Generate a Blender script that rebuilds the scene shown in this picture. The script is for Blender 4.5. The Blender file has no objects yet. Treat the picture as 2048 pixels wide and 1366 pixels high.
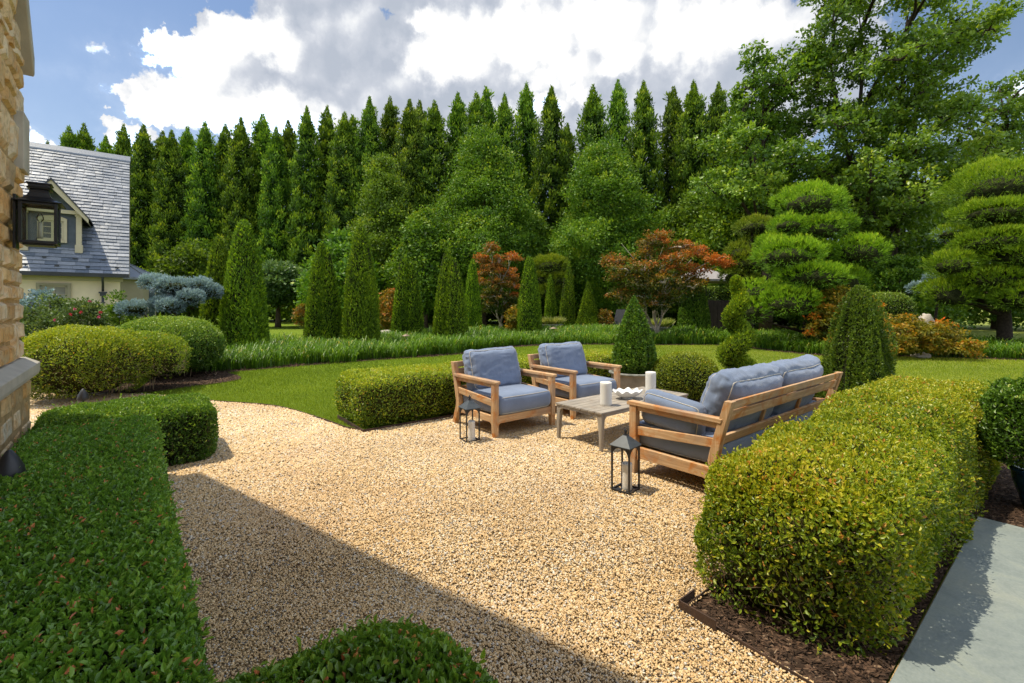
import bpy, math, random
import numpy as np
from mathutils import Vector, Matrix

random.seed(7)
RNG = np.random.default_rng(11)
SC = bpy.context.scene
COL = SC.collection
PI = math.pi
R = math.radians

# ---------------------------------------------------------------- camera
EYE = 1.45
FPX = 938.0
HZ = 608.0
cam_d = bpy.data.cameras.new('camera')
cam = bpy.data.objects.new('camera', cam_d)
COL.objects.link(cam)
cam.location = (0, 0, EYE)
cam.rotation_euler = (R(90), 0, 0)
cam_d.sensor_width = 36.0
cam_d.lens = FPX / 2048 * 36.0
cam_d.shift_y = -(683 - HZ) / 2048
cam_d.clip_end = 2000
cam_d.clip_start = 0.05
SC.camera = cam

SC.view_settings.view_transform = 'Standard'
SC.view_settings.look = 'None'
SC.view_settings.exposure = 0
SC.view_settings.gamma = 1
SC.cycles.use_denoising = True
SC.cycles.use_adaptive_sampling = True
SC.cycles.adaptive_threshold = 0.02
SC.cycles.max_bounces = 5
SC.cycles.diffuse_bounces = 2
SC.cycles.glossy_bounces = 2
SC.cycles.transmission_bounces = 4
SC.cycles.transparent_max_bounces = 8
SC.cycles.sample_clamp_indirect = 4.0

# garden axes: u runs along the hedges to the right, v away to the left
YAW = math.atan2(0.629, 0.777)
CU, SU = math.cos(YAW), math.sin(YAW)
def uv(u, v, z=0.0):
    return (u * CU - v * SU, u * SU + v * CU, z)
def ray(px, Z, py=None, z=0.0):            # picture column + distance -> ground point (a survey helper)
    x = (px - 1024) / FPX * Z
    if py is not None:
        z = EYE + (HZ - py) / FPX * Z
    return (x, Z, z)
def gnd(px, py, z=0.0):
    Z = FPX * (EYE - z) / (py - HZ)
    return ((px - 1024) / FPX * Z, Z, z)

# ---------------------------------------------------------------- numpy noise
def _hash(ix, iy, iz, seed):
    h = (ix.astype(np.int64) * 374761393 + iy.astype(np.int64) * 668265263 + iz.astype(np.int64) * 2147483647 + seed * 144665) & 0xFFFFFFFF
    h = ((h ^ (h >> 13)) * 1274126177) & 0xFFFFFFFF
    h = (h ^ (h >> 16)) & 0xFFFFFFFF
    return h.astype(np.float64) / 4294967295.0
def vnoise(P, scale=1.0, seed=0):
    Q = np.asarray(P, dtype=np.float64) * scale
    I = np.floor(Q); Fr = Q - I
    Fr = Fr * Fr * (3 - 2 * Fr)
    I = I.astype(np.int64)
    out = 0
    for dx in (0, 1):
        wx = Fr[:, 0] if dx else 1 - Fr[:, 0]
        for dy in (0, 1):
            wy = Fr[:, 1] if dy else 1 - Fr[:, 1]
            for dz in (0, 1):
                wz = Fr[:, 2] if dz else 1 - Fr[:, 2]
                out = out + wx * wy * wz * _hash(I[:, 0] + dx, I[:, 1] + dy, I[:, 2] + dz, seed)
    return out * 2 - 1
def fbm(P, scale=1.0, seed=0, oct=3):
    s = 0; a = 1; t = 0
    for k in range(oct):
        s = s + a * vnoise(P, scale * 2 ** k, seed + k * 17); t += a; a *= 0.5
    return s / t
def nrm(A):
    return A / np.maximum(np.linalg.norm(A, axis=1, keepdims=True), 1e-9)

# ---------------------------------------------------------------- geometry collector
class Geo:
    def __init__(s):
        s.V = []; s.n = 0; s.F = []; s.T = []; s.smooth = []
    def add(s, V, F, mat=0, tint=None, smooth=False):
        V = np.asarray(V, dtype=np.float32).reshape(-1, 3)
        if isinstance(F, np.ndarray):
            Fs = [F]
        else:
            d = {}
            for f in F: d.setdefault(len(f), []).append(f)
            Fs = [np.array(x) for x in d.values()]
        for f in Fs:
            s.F.append((f.astype(np.int64) + s.n, mat, smooth))
        s.V.append(V)
        if tint is None: tint = np.full(len(V), 0.5)
        elif np.isscalar(tint): tint = np.full(len(V), float(tint))
        s.T.append(np.asarray(tint, dtype=np.float32))
        s.n += len(V)
        return s
    def box(s, c, size, mat=0, rot=None, tint=None):
        c = np.array(c, float); h = np.array(size, float) / 2
        V = np.array([[x, y, z] for x in (-1, 1) for y in (-1, 1) for z in (-1, 1)], float) * h
        if rot is not None: V = V @ np.array(rot).T
        V = V + c
        F = [(0, 1, 3, 2), (4, 6, 7, 5), (0, 4, 5, 1), (2, 3, 7, 6), (0, 2, 6, 4), (1, 5, 7, 3)]
        return s.add(V, F, mat, tint)
    def tube(s, pts, radii, sides=8, mat=0, tint=None, cap=True, smooth=True):
        P = np.array(pts, float); n = len(P)
        if np.isscalar(radii): radii = [radii] * n
        T = np.zeros_like(P)
        T[1:-1] = P[2:] - P[:-2]; T[0] = P[1] - P[0]; T[-1] = P[-1] - P[-2]
        T = nrm(T)
        ref = np.array([0, 0, 1.0]) if abs(T[0][2]) < 0.9 else np.array([1.0, 0, 0])
        a = np.cross(T[0], ref); a /= np.linalg.norm(a)
        V = []
        for i in range(n):
            a = a - T[i] * np.dot(a, T[i]); a /= max(np.linalg.norm(a), 1e-9)
            b = np.cross(T[i], a)
            for k in range(sides):
                t = 2 * PI * k / sides
                V.append(P[i] + radii[i] * (math.cos(t) * a + math.sin(t) * b))
        F = []
        for i in range(n - 1):
            for k in range(sides):
                k2 = (k + 1) % sides
                F.append((i * sides + k, i * sides + k2, (i + 1) * sides + k2, (i + 1) * sides + k))
        if cap:
            F.append(tuple(range(sides))[::-1]); F.append(tuple((n - 1) * sides + k for k in range(sides)))
        return s.add(V, F, mat, tint, smooth)
    def lathe(s, prof, c=(0, 0, 0), sides=32, mat=0, tint=None, smooth=True, sx=1, sy=1):
        V = []; n = len(prof)
        for r, z in prof:
            for k in range(sides):
                t = 2 * PI * k / sides
                V.append((c[0] + sx * r * math.cos(t), c[1] + sy * r * math.sin(t), c[2] + z))
        F = []
        for i in range(n - 1):
            for k in range(sides):
                k2 = (k + 1) % sides
                F.append((i * sides + k, i * sides + k2, (i + 1) * sides + k2, (i + 1) * sides + k))
        return s.add(V, F, mat, tint, smooth)
    def prism(s, prof, axis, a, b, mat=0, tint=None):
        """closed 2-D profile in the two remaining axes, extruded from a to b along axis"""
        n = len(prof); V = []
        for t in (a, b):
            for p, q in prof:
                V.append({'x': (t, p, q), 'y': (p, t, q), 'z': (p, q, t)}[axis])
        F = [tuple(range(n)), tuple(range(2 * n - 1, n - 1, -1))]
        for k in range(n):
            k2 = (k + 1) % n
            F.append((k, k + n, k2 + n, k2))
        return s.add(V, F, mat, tint)
    def build(s, name, mats, parent=None, loc=(0, 0, 0), rotz=0, bevel=0, recalc=False):
        me = bpy.data.meshes.new(name)
        V = np.concatenate(s.V).astype(np.float32)
        me.vertices.add(len(V)); me.vertices.foreach_set('co', V.ravel())
        li = np.concatenate([f.ravel() for f, m, sm in s.F]).astype(np.int32)
        tot = np.concatenate([np.full(len(f), f.shape[1]) for f, m, sm in s.F]).astype(np.int32)
        mi = np.concatenate([np.full(len(f), m) for f, m, sm in s.F]).astype(np.int32)
        smo = np.concatenate([np.full(len(f), sm) for f, m, sm in s.F]).astype(bool)
        me.loops.add(len(li)); me.loops.foreach_set('vertex_index', li)
        me.polygons.add(len(tot))
        start = np.concatenate([[0], np.cumsum(tot)[:-1]]).astype(np.int32)
        me.polygons.foreach_set('loop_start', start)
        me.polygons.foreach_set('material_index', mi)
        me.polygons.foreach_set('use_smooth', smo)
        me.update(calc_edges=True)
        at = me.attributes.new('tint', 'FLOAT', 'POINT')
        at.data.foreach_set('value', np.concatenate(s.T).astype(np.float32))
        if not isinstance(mats, (list, tuple)): mats = [mats]
        for m in mats: me.materials.append(m)
        if recalc:
            import bmesh
            bm = bmesh.new(); bm.from_mesh(me); bmesh.ops.recalc_face_normals(bm, faces=bm.faces[:]); bm.to_mesh(me); bm.free()
        o = bpy.data.objects.new(name, me); COL.objects.link(o)
        if parent is not None: o.parent = parent
        o.location = loc; o.rotation_euler = (0, 0, rotz)
        if bevel:
            md = o.modifiers.new('bevel', 'BEVEL'); md.width = bevel; md.segments = 2; md.limit_method = 'ANGLE'; md.angle_limit = R(40)
        return o

def tag(o, label=None, cat=None, group=None, kind=None):
    if label: o['label'] = label
    if cat: o['category'] = cat
    if group: o['group'] = group
    if kind: o['kind'] = kind
    return o
def thing(name, label, cat, loc=(0, 0, 0), rotz=0, group=None):
    o = bpy.data.objects.new(name, None); COL.objects.link(o)
    o.empty_display_size = 0.2
    o.location = loc; o.rotation_euler = (0, 0, rotz)
    return tag(o, label, cat, group)
def dup(root, loc, rotz=0, scale=None, label=None, group=None):
    r = root.copy(); COL.objects.link(r); r.location = loc; r.rotation_euler = (0, 0, rotz)
    if scale: r.scale = scale
    if label: r['label'] = label
    if group: r['group'] = group
    for ch in list(root.children):
        c = ch.copy(); COL.objects.link(c); c.parent = r
        for g in list(ch.children):
            d = g.copy(); COL.objects.link(d); d.parent = c
    return r

# ---------------------------------------------------------------- leaves
def leaf_quads(P, D, L, W, rng, N=None, fold=0.0, six=False):
    """P base points, D growing directions (unit), L lengths, W widths -> V, F (per-leaf 4 or 6 verts)"""
    n = len(P)
    ref = N if N is not None else rng.normal(size=(n, 3))
    ref = ref + rng.normal(size=(n, 3)) * 0.45
    S = nrm(np.cross(D, ref))
    Nn = np.cross(S, D)
    L = np.broadcast_to(L, (n,))[:, None]; W = np.broadcast_to(W, (n,))[:, None]
    if six:
        b = P; t = P + D * L - Nn * L * 0.08
        l1 = P + D * L * 0.28 + S * W * 0.45 + Nn * W * fold; l2 = P + D * L * 0.68 + S * W * 0.42 + Nn * W * fold
        r1 = P + D * L * 0.28 - S * W * 0.45 + Nn * W * fold; r2 = P + D * L * 0.68 - S * W * 0.42 + Nn * W * fold
        V = np.stack([b, l1, l2, t, r2, r1], 1).reshape(-1, 3)
        base = np.arange(n)[:, None] * 6
        F = np.concatenate([base + np.array([0, 3, 2, 1]), base + np.array([0, 5, 4, 3])])
        return V, F, 6
    V = np.stack([P, P + D * L * 0.5 + S * W * 0.5 + Nn * W * fold, P + D * L, P + D * L * 0.5 - S * W * 0.5], 1).reshape(-1, 3)
    F = np.arange(n)[:, None] * 4 + np.array([0, 3, 2, 1])
    return V, F, 4

def rand_dirs(n, rng):
    return nrm(rng.normal(size=(n, 3)))
# ================================================================= materials
def new_mat(name):
    m = bpy.data.materials.new(name); m.use_nodes = True
    nt = m.node_tree
    for n in list(nt.nodes): nt.nodes.remove(n)
    return m, nt
def nd(nt, typ, **kw):
    n = nt.nodes.new(typ)
    for k, v in kw.items():
        if k == 'inp':
            for a, b in v.items():
                n.inputs[a].default_value = b
        else: setattr(n, k, v)
    return n
def ramp(nt, fac, stops, interp='LINEAR'):
    r = nt.nodes.new('ShaderNodeValToRGB'); r.color_ramp.interpolation = interp
    el = r.color_ramp.elements
    while len(el) > 1: el.remove(el[-1])
    el[0].position = stops[0][0]; el[0].color = (*stops[0][1], 1)
    for p, c in stops[1:]:
        e = el.new(p); e.color = (*c, 1)
    nt.links.new(fac, r.inputs[0]); return r.outputs[0]
def out(nt, sh, disp=None):
    o = nt.nodes.new('ShaderNodeOutputMaterial'); nt.links.new(sh, o.inputs[0])
def math_(nt, op, a, b=None, c=None, clamp=False):
    n = nt.nodes.new('ShaderNodeMath'); n.operation = op; n.use_clamp = clamp
    for i, x in enumerate((a, b, c)):
        if x is None: continue
        if isinstance(x, (int, float)): n.inputs[i].default_value = x
        else: nt.links.new(x, n.inputs[i])
    return n.outputs[0]
def mixc(nt, fac, a, b, blend='MIX'):
    n = nt.nodes.new('ShaderNodeMix'); n.data_type = 'RGBA'; n.blend_type = blend
    for i, x in ((0, fac), (6, a), (7, b)):
        if isinstance(x, (int, float)): n.inputs[i].default_value = x
        elif isinstance(x, tuple): n.inputs[i].default_value = (*x[:3], 1)
        else: nt.links.new(x, n.inputs[i])
    return n.outputs[2]
def noise(nt, scale, detail=4, vec=None, rough=0.55, dist=0):
    n = nt.nodes.new('ShaderNodeTexNoise'); n.inputs['Scale'].default_value = scale; n.inputs['Detail'].default_value = detail
    n.inputs['Roughness'].default_value = rough; n.inputs['Distortion'].default_value = dist
    if vec is not None: nt.links.new(vec, n.inputs['Vector'])
    return n.outputs[0]
def objco(nt):
    return nt.nodes.new('ShaderNodeTexCoord').outputs['Object']
def mapping(nt, vec, scale=(1, 1, 1), rot=(0, 0, 0), loc=(0, 0, 0)):
    m = nt.nodes.new('ShaderNodeMapping'); nt.links.new(vec, m.inputs[0])
    m.inputs['Scale'].default_value = scale; m.inputs['Rotation'].default_value = rot; m.inputs['Location'].default_value = loc
    return m.outputs[0]
def bump(nt, h, strength=0.5, dist=0.01):
    b = nt.nodes.new('ShaderNodeBump'); b.inputs['Strength'].default_value = strength; b.inputs['Distance'].default_value = dist
    nt.links.new(h, b.inputs['Height']); return b.outputs[0]
def princ(nt, color, rough=0.6, normal=None, spec=0.5, metal=0.0, **kw):
    p = nt.nodes.new('ShaderNodeBsdfPrincipled')
    if isinstance(color, tuple): p.inputs['Base Color'].default_value = (*color[:3], 1)
    else: nt.links.new(color, p.inputs['Base Color'])
    if isinstance(rough, (int, float)): p.inputs['Roughness'].default_value = rough
    else: nt.links.new(rough, p.inputs['Roughness'])
    p.inputs['Specular IOR Level'].default_value = spec; p.inputs['Metallic'].default_value = metal
    if normal is not None: nt.links.new(normal, p.inputs['Normal'])
    for k, v in kw.items(): p.inputs[k].default_value = v
    return p.outputs[0]

def leaf_mat(name, stops, trans=0.35, rough=0.5, spec=0.35, clump=0.0, clump_scale=3.0, tcol=1.35, objvar=0.12):
    m, nt = new_mat(name)
    a = nt.nodes.new('ShaderNodeAttribute'); a.attribute_name = 'tint'
    f = a.outputs['Fac']
    if clump:
        nz = noise(nt, clump_scale, 3, objco(nt))
        f = math_(nt, 'ADD', f, math_(nt, 'MULTIPLY', math_(nt, 'SUBTRACT', nz, 0.5), clump))
    c = ramp(nt, f, stops)
    oi = nt.nodes.new('ShaderNodeObjectInfo')
    hs = nt.nodes.new('ShaderNodeHueSaturation'); nt.links.new(c, hs.inputs['Color'])
    nt.links.new(math_(nt, 'ADD', math_(nt, 'MULTIPLY', oi.outputs['Random'], objvar * 2), 1 - objvar), hs.inputs['Value'])
    nt.links.new(math_(nt, 'ADD', math_(nt, 'MULTIPLY', oi.outputs['Random'], objvar * 0.12), 0.5 - objvar * 0.06), hs.inputs['Hue'])
    c = hs.outputs[0]
    p = princ(nt, c, rough, spec=spec)
    t = nt.nodes.new('ShaderNodeBsdfTranslucent')
    nt.links.new(mixc(nt, 1.0, c, (tcol * 1.1, tcol * 1.05, tcol * 0.5), 'MULTIPLY'), t.inputs[0])
    mx = nt.nodes.new('ShaderNodeMixShader'); mx.inputs[0].default_value = trans
    nt.links.new(p, mx.inputs[1]); nt.links.new(t.outputs[0], mx.inputs[2])
    out(nt, mx.outputs[0]); return m

def simple(name, color, rough=0.6, spec=0.4, metal=0, nscale=0, namp=0.2, bscale=0, bstr=0.3, bdist=0.003):
    m, nt = new_mat(name)
    oc = objco(nt); col = color
    if nscale:
        nz = noise(nt, nscale, 5, oc)
        d = tuple(x * (1 - namp) for x in color); l = tuple(min(1, x * (1 + namp)) for x in color)
        col = ramp(nt, nz, [(0.3, d), (0.7, l)])
    nm = bump(nt, noise(nt, bscale, 4, oc), bstr, bdist) if bscale else None
    out(nt, princ(nt, col, rough, nm, spec, metal)); return m

# --- foliage palettes (tint 0 dark .. 1 light / accent)
MAT = {}
MAT['box_sun'] = leaf_mat('boxwood_leaves_sunny', [(0, (0.052, 0.093, 0.011)), (.35, (0.171, 0.252, 0.020)), (.62, (0.341, 0.384, 0.023)), (.85, (0.535, 0.476, 0.038)), (.95, (0.683, 0.528, 0.108)), (1, (0.594, 0.264, 0.065))], .35, .38, .55, .35, 1.6)
MAT['box_mid'] = leaf_mat('boxwood_leaves_mid', [(0, (0.034, 0.069, 0.009)), (.4, (0.098, 0.175, 0.018)), (.75, (0.196, 0.288, 0.033)), (.95, (0.310, 0.388, 0.066)), (1, (0.345, 0.275, 0.066))], .35, .42, .45, .35, 2.2)
MAT['box_shade'] = leaf_mat('boxwood_leaves_shaded', [(0, (0.052, 0.104, 0.020)), (.4, (0.124, 0.260, 0.030)), (.75, (0.237, 0.416, 0.050)), (.93, (0.389, 0.520, 0.099)), (.96, (0.850, 0.347, 0.149)), (1, (0.777, 0.277, 0.132))], .35, .3, .6, .25, 2.5)
MAT['box_dark'] = leaf_mat('boxwood_leaves_dark', [(0, (0.029, 0.066, 0.008)), (.5, (0.108, 0.210, 0.020)), (.85, (0.240, 0.353, 0.035)), (1, (0.528, 0.552, 0.086))], .3, .4, .5, .2, 4)
MAT['box_gold'] = leaf_mat('boxwood_leaves_golden', [(0, (0.060, 0.107, 0.008)), (.4, (0.170, 0.262, 0.016)), (.7, (0.341, 0.409, 0.024)), (.9, (0.511, 0.527, 0.041)), (1, (0.564, 0.351, 0.054))], .35, .42, .45, .3, 1.8)
MAT['arb'] = leaf_mat('arborvitae_sprays', [(0, (0.030, 0.072, 0.007)), (.45, (0.134, 0.243, 0.013)), (.8, (0.328, 0.472, 0.020)), (1, (0.612, 0.628, 0.033))], .3, .55, .3, .55, 1.3)
MAT['cedar'] = leaf_mat('cedar_needles', [(0, (0.018, 0.053, 0.004)), (.45, (0.091, 0.179, 0.009)), (.8, (0.251, 0.376, 0.015)), (1, (0.414, 0.477, 0.022))], .2, .6, .25, .3, .5, objvar=.2)
MAT['katsura'] = leaf_mat('broadleaf_crown', [(0, (0.026, 0.071, 0.007)), (.4, (0.095, 0.201, 0.014)), (.75, (0.207, 0.327, 0.021)), (1, (0.381, 0.420, 0.025))], .3, .5, .3, .35, .35)
MAT['katsura_olive'] = leaf_mat('broadleaf_crown_olive', [(0, (0.031, 0.067, 0.009)), (.4, (0.117, 0.200, 0.017)), (.75, (0.212, 0.316, 0.023)), (1, (0.360, 0.380, 0.031))], .3, .5, .3, .3, .4)
MAT['sweetgum'] = leaf_mat('tall_tree_leaves', [(0, (0.032, 0.079, 0.010)), (.4, (0.112, 0.209, 0.018)), (.75, (0.235, 0.351, 0.028)), (1, (0.470, 0.527, 0.064))], .35, .4, .45, .3, .35)
MAT['bright'] = leaf_mat('light_green_leaves', [(0, (0.033, 0.077, 0.007)), (.5, (0.110, 0.198, 0.017)), (1, (0.242, 0.330, 0.033))], .45, .5, .3, .2, .8)
MAT['pale'] = leaf_mat('pale_green_leaves', [(0, (0.024, 0.060, 0.014)), (.5, (0.090, 0.174, 0.042)), (1, (0.204, 0.312, 0.096))], .3, .45, .4, .2, .8)
MAT['pine'] = leaf_mat('pine_needles', [(0, (0.034, 0.077, 0.007)), (.45, (0.133, 0.254, 0.012)), (.8, (0.285, 0.440, 0.018)), (1, (0.499, 0.594, 0.030))], .3, .6, .25, .15, 2)
MAT['pine_gold'] = leaf_mat('golden_pine_needles', [(0, (0.026, 0.052, 0.005)), (.45, (0.117, 0.182, 0.013)), (.8, (0.247, 0.312, 0.019)), (1, (0.390, 0.390, 0.026))], .3, .6, .25, .15, 2)
MAT['spruce'] = leaf_mat('blue_spruce_needles', [(0, (0.048, 0.084, 0.096)), (.5, (0.192, 0.288, 0.324)), (1, (0.432, 0.564, 0.600))], .15, .6, .3, .1, 3)
MAT['maple'] = leaf_mat('red_maple_leaves', [(0, (0.032, 0.069, 0.009)), (.3, (0.119, 0.131, 0.018)), (.6, (0.291, 0.155, 0.025)), (.85, (0.453, 0.139, 0.029)), (1, (0.593, 0.216, 0.035))], .4, .5, .3, .3, 1.2)
MAT['maple_gold'] = leaf_mat('orange_maple_leaves', [(0, (0.068, 0.088, 0.009)), (.4, (0.216, 0.200, 0.017)), (.7, (0.459, 0.250, 0.022)), (.9, (0.675, 0.188, 0.022)), (1, (0.743, 0.125, 0.022))], .4, .5, .3, .4, 1.5)
MAT['rose'] = leaf_mat('rose_leaves', [(0, (0.033, 0.055, 0.013)), (.5, (0.110, 0.176, 0.039)), (1, (0.264, 0.308, 0.099))], .3, .45, .4, .2, 2)
MAT['lily'] = leaf_mat('strap_leaves', [(0, (0.026, 0.067, 0.004)), (.45, (0.103, 0.217, 0.011)), (.85, (0.223, 0.352, 0.018)), (1, (0.515, 0.407, 0.059))], .35, .4, .4, .2, 1)
MAT['turf'] = leaf_mat('turf_blades', [(0, (0.086, 0.140, 0.010)), (.5, (0.223, 0.307, 0.018)), (1, (0.446, 0.460, 0.050))], .4, .5, .3, .9, .45)
MAT['striped'] = leaf_mat('striped_grass', [(0, (.10, .18, .03)), (.5, (.32, .36, .08)), (1, (.6, .6, .25))], .3, .5, .3)
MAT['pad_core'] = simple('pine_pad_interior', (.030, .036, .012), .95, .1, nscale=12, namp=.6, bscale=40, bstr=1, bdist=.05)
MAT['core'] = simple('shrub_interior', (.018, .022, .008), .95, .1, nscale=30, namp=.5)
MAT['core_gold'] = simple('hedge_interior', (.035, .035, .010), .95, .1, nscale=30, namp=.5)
MAT['bark'] = simple('bark_brown', (.09, .065, .045), .9, .2, nscale=14, namp=.5, bscale=30, bstr=.8, bdist=.02)
MAT['bark_pale'] = simple('bark_pale', (.34, .29, .23), .85, .2, nscale=10, namp=.3, bscale=30, bstr=.5, bdist=.01)
MAT['bark_dark'] = simple('bark_dark', (.04, .03, .022), .9, .2, nscale=14, namp=.5)
MAT['twig'] = simple('dry_twigs', (.38, .29, .18), .8, .2, nscale=20, namp=.35)
MAT['dark_metal'] = simple('dark_metal', (.022, .022, .025), .45, .5, nscale=12, namp=.3)
MAT['iron_roof'] = simple('lantern_roof_metal', (.05, .06, .068), .5, .5, nscale=20, namp=.25)
MAT['lamp_black'] = simple('lantern_black', (.008, .009, .011), .3, .5, nscale=6, namp=.3)
MAT['wax'] = simple('candle_wax', (.78, .75, .69), .5, .4, nscale=8, namp=.05, bscale=25, bstr=.15, bdist=.004)
MAT['shell'] = simple('white_stoneware', (.80, .79, .77), .5, .4, nscale=30, namp=.06, bscale=60, bstr=.25, bdist=.003)
MAT['limestone'] = simple('limestone_trim', (.42, .385, .32), .8, .25, nscale=5, namp=.14, bscale=60, bstr=.3, bdist=.004)
MAT['stucco'] = simple('cream_stucco', (.78, .65, .46), .85, .2, nscale=3, namp=.06, bscale=60, bstr=.2, bdist=.004)
MAT['trim'] = simple('taupe_trim', (.34, .30, .21), .6, .3, nscale=4, namp=.06)
MAT['trim_light'] = simple('cream_trim', (.52, .45, .31), .6, .3, nscale=4, namp=.06)
MAT['dormer_wall'] = simple('dormer_slate_wall', (.10, .12, .15), .7, .3, nscale=6, namp=.15)
MAT['gutter'] = simple('dark_gutter', (.035, .038, .045), .45, .5, nscale=5, namp=.2)
MAT['zinc'] = simple('zinc_roof', (.22, .24, .27), .4, .5, nscale=3, namp=.12)
MAT['pot'] = simple('weathered_planter', (.27, .245, .20), .8, .3, nscale=7, namp=.3, bscale=30, bstr=.4, bdist=.005)
MAT['pot_rim'] = simple('grey_planter_rim', (.22, .22, .19), .7, .3, nscale=14, namp=.35, bscale=30, bstr=.3, bdist=.004)
MAT['blue_pot'] = simple('blue_glazed_pot', (.02, .06, .14), .2, .6, nscale=8, namp=.3)
MAT['soil'] = simple('potting_soil', (.035, .025, .018), .95, .1, nscale=60, namp=.5, bscale=90, bstr=.8, bdist=.01)
MAT['canvas_grey'] = simple('grey_canopy', (.30, .28, .28), .8, .2, nscale=3, namp=.08)
MAT['dark_wood'] = simple('dark_stained_wall', (.022, .016, .014), .7, .2, nscale=4, namp=.3)
MAT['rock'] = simple('pale_boulder', (.46, .41, .35), .85, .2, nscale=5, namp=.3, bscale=14, bstr=.7, bdist=.03)
MAT['copper'] = simple('path_light_copper', (.24, .18, .12), .55, .4, .2, nscale=12, namp=.25)
MAT['red_flower'] = simple('red_petals', (.60, .03, .05), .5, .3, nscale=20, namp=.25)
MAT['pink_flower'] = simple('pink_petals', (.62, .12, .22), .5, .3, nscale=20, namp=.25)
MAT['rust_edge'] = simple('rusty_edging', (.075, .045, .032), .75, .35, .1, nscale=9, namp=.45)
MAT['brass'] = simple('brass', (.4, .27, .10), .35, .5, .8, nscale=10, namp=.2)

def glass_mat(name, tint=(.9, .95, 1), rough=.02, dark=None):
    m, nt = new_mat(name)
    if dark:
        oc = objco(nt)
        c = ramp(nt, noise(nt, 1.5, 2, oc), [(.35, dark), (.65, tuple(x * 2 for x in dark))])
        out(nt, princ(nt, c, .06, spec=.9)); return m
    g = nt.nodes.new('ShaderNodeBsdfGlossy'); g.inputs['Roughness'].default_value = rough
    t = nt.nodes.new('ShaderNodeBsdfTransparent'); t.inputs[0].default_value = (*tint, 1)
    fr = nt.nodes.new('ShaderNodeFresnel'); fr.inputs[0].default_value = 1.5
    mx = nt.nodes.new('ShaderNodeMixShader'); nt.links.new(fr.outputs[0], mx.inputs[0])
    nt.links.new(t.outputs[0], mx.inputs[1]); nt.links.new(g.outputs[0], mx.inputs[2])
    out(nt, mx.outputs[0]); return m
MAT['glass'] = glass_mat('lantern_glass', (.93, .95, .92))
MAT['window_glass'] = glass_mat('window_glass', dark=(.03, .045, .05))
MAT['window_light'] = glass_mat('window_glass_blind', dark=(.16, .17, .16))

def wood_mat(name, lo, mid, hi, stain, stain_amt=.5, rough=.6, grain=(3, 60, 60)):
    m, nt = new_mat(name)
    oc = objco(nt)
    a = nt.nodes.new('ShaderNodeAttribute'); a.attribute_name = 'tint'
    gv = mapping(nt, oc, grain)
    # grain runs along the long side: axis is chosen with the tint attribute (0 x, 1 y, .5 z)
    gx = noise(nt, 1, 5, mapping(nt, oc, (2.2, 55, 55)), .6, .6)
    gy = noise(nt, 1, 5, mapping(nt, oc, (55, 2.2, 55)), .6, .6)
    gz = noise(nt, 1, 5, mapping(nt, oc, (55, 55, 2.2)), .6, .6)
    isy = math_(nt, 'GREATER_THAN', a.outputs['Fac'], .75); isx = math_(nt, 'LESS_THAN', a.outputs['Fac'], .25)
    g = mixc(nt, isx, mixc(nt, isy, gz, gy), gx)
    base = ramp(nt, g, [(.28, lo), (.5, mid), (.72, hi)])
    st = noise(nt, 5.5, 5, mapping(nt, oc, (1, 1, 1)), .65, 1.2)
    fac = ramp(nt, st, [(.50, (0, 0, 0)), (.66, (stain_amt,) * 3)])
    col = mixc(nt, fac, base, stain)
    gr = noise(nt, 2.6, 4, mapping(nt, oc, (1, 1, 1), loc=(3, 7, 1)), .6)
    col = mixc(nt, ramp(nt, gr, [(.48, (0, 0, 0)), (.64, (.55,) * 3)]), col, tuple((lo[i] * .5 + .26 * .5) for i in range(3)))
    out(nt, princ(nt, col, rough, bump(nt, g, .35, .003), .3)); return m
MAT['teak'] = wood_mat('teak_wood', (.36, .20, .10), (.56, .345, .175), (.68, .48, .29), (.50, .18, .035), .95)
MAT['teak_grey'] = wood_mat('weathered_teak', (.19, .16, .13), (.34, .295, .24), (.46, .41, .345), (.24, .18, .13), .4, .75)

def fabric_mat(name, col):
    m, nt = new_mat(name)
    oc = objco(nt)
    big = noise(nt, 2.2, 4, oc, .6)
    c = ramp(nt, big, [(.3, tuple(x * .82 for x in col)), (.5, col), (.72, tuple(min(1, x * 1.18) for x in col))])
    weave = nt.nodes.new('ShaderNodeTexWave'); weave.inputs['Scale'].default_value = 260; nt.links.new(oc, weave.inputs[0]); weave.inputs['Distortion'].default_value = 1
    wr = noise(nt, 9, 3, mapping(nt, oc, (1, 1, .35)), .5, 1.0)
    b1 = nt.nodes.new('ShaderNodeBump'); b1.inputs['Strength'].default_value = .35; b1.inputs['Distance'].default_value = .012; nt.links.new(wr, b1.inputs['Height'])
    b2 = nt.nodes.new('ShaderNodeBump'); b2.inputs['Strength'].default_value = .25; b2.inputs['Distance'].default_value = .0006
    nt.links.new(weave.outputs['Fac'], b2.inputs['Height']); nt.links.new(b1.outputs[0], b2.inputs['Normal'])
    p = nt.nodes.new('ShaderNodeBsdfPrincipled'); nt.links.new(c, p.inputs['Base Color']); p.inputs['Roughness'].default_value = .85
    p.inputs['Specular IOR Level'].default_value = .2; p.inputs['Sheen Weight'].default_value = .25
    nt.links.new(b2.outputs[0], p.inputs['Normal'])
    out(nt, p.outputs[0]); return m
MAT['fabric'] = fabric_mat('blue_grey_canvas', (.175, .22, .32))
MAT['piping'] = simple('cream_piping', (.50, .47, .41), .8, .2)

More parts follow.
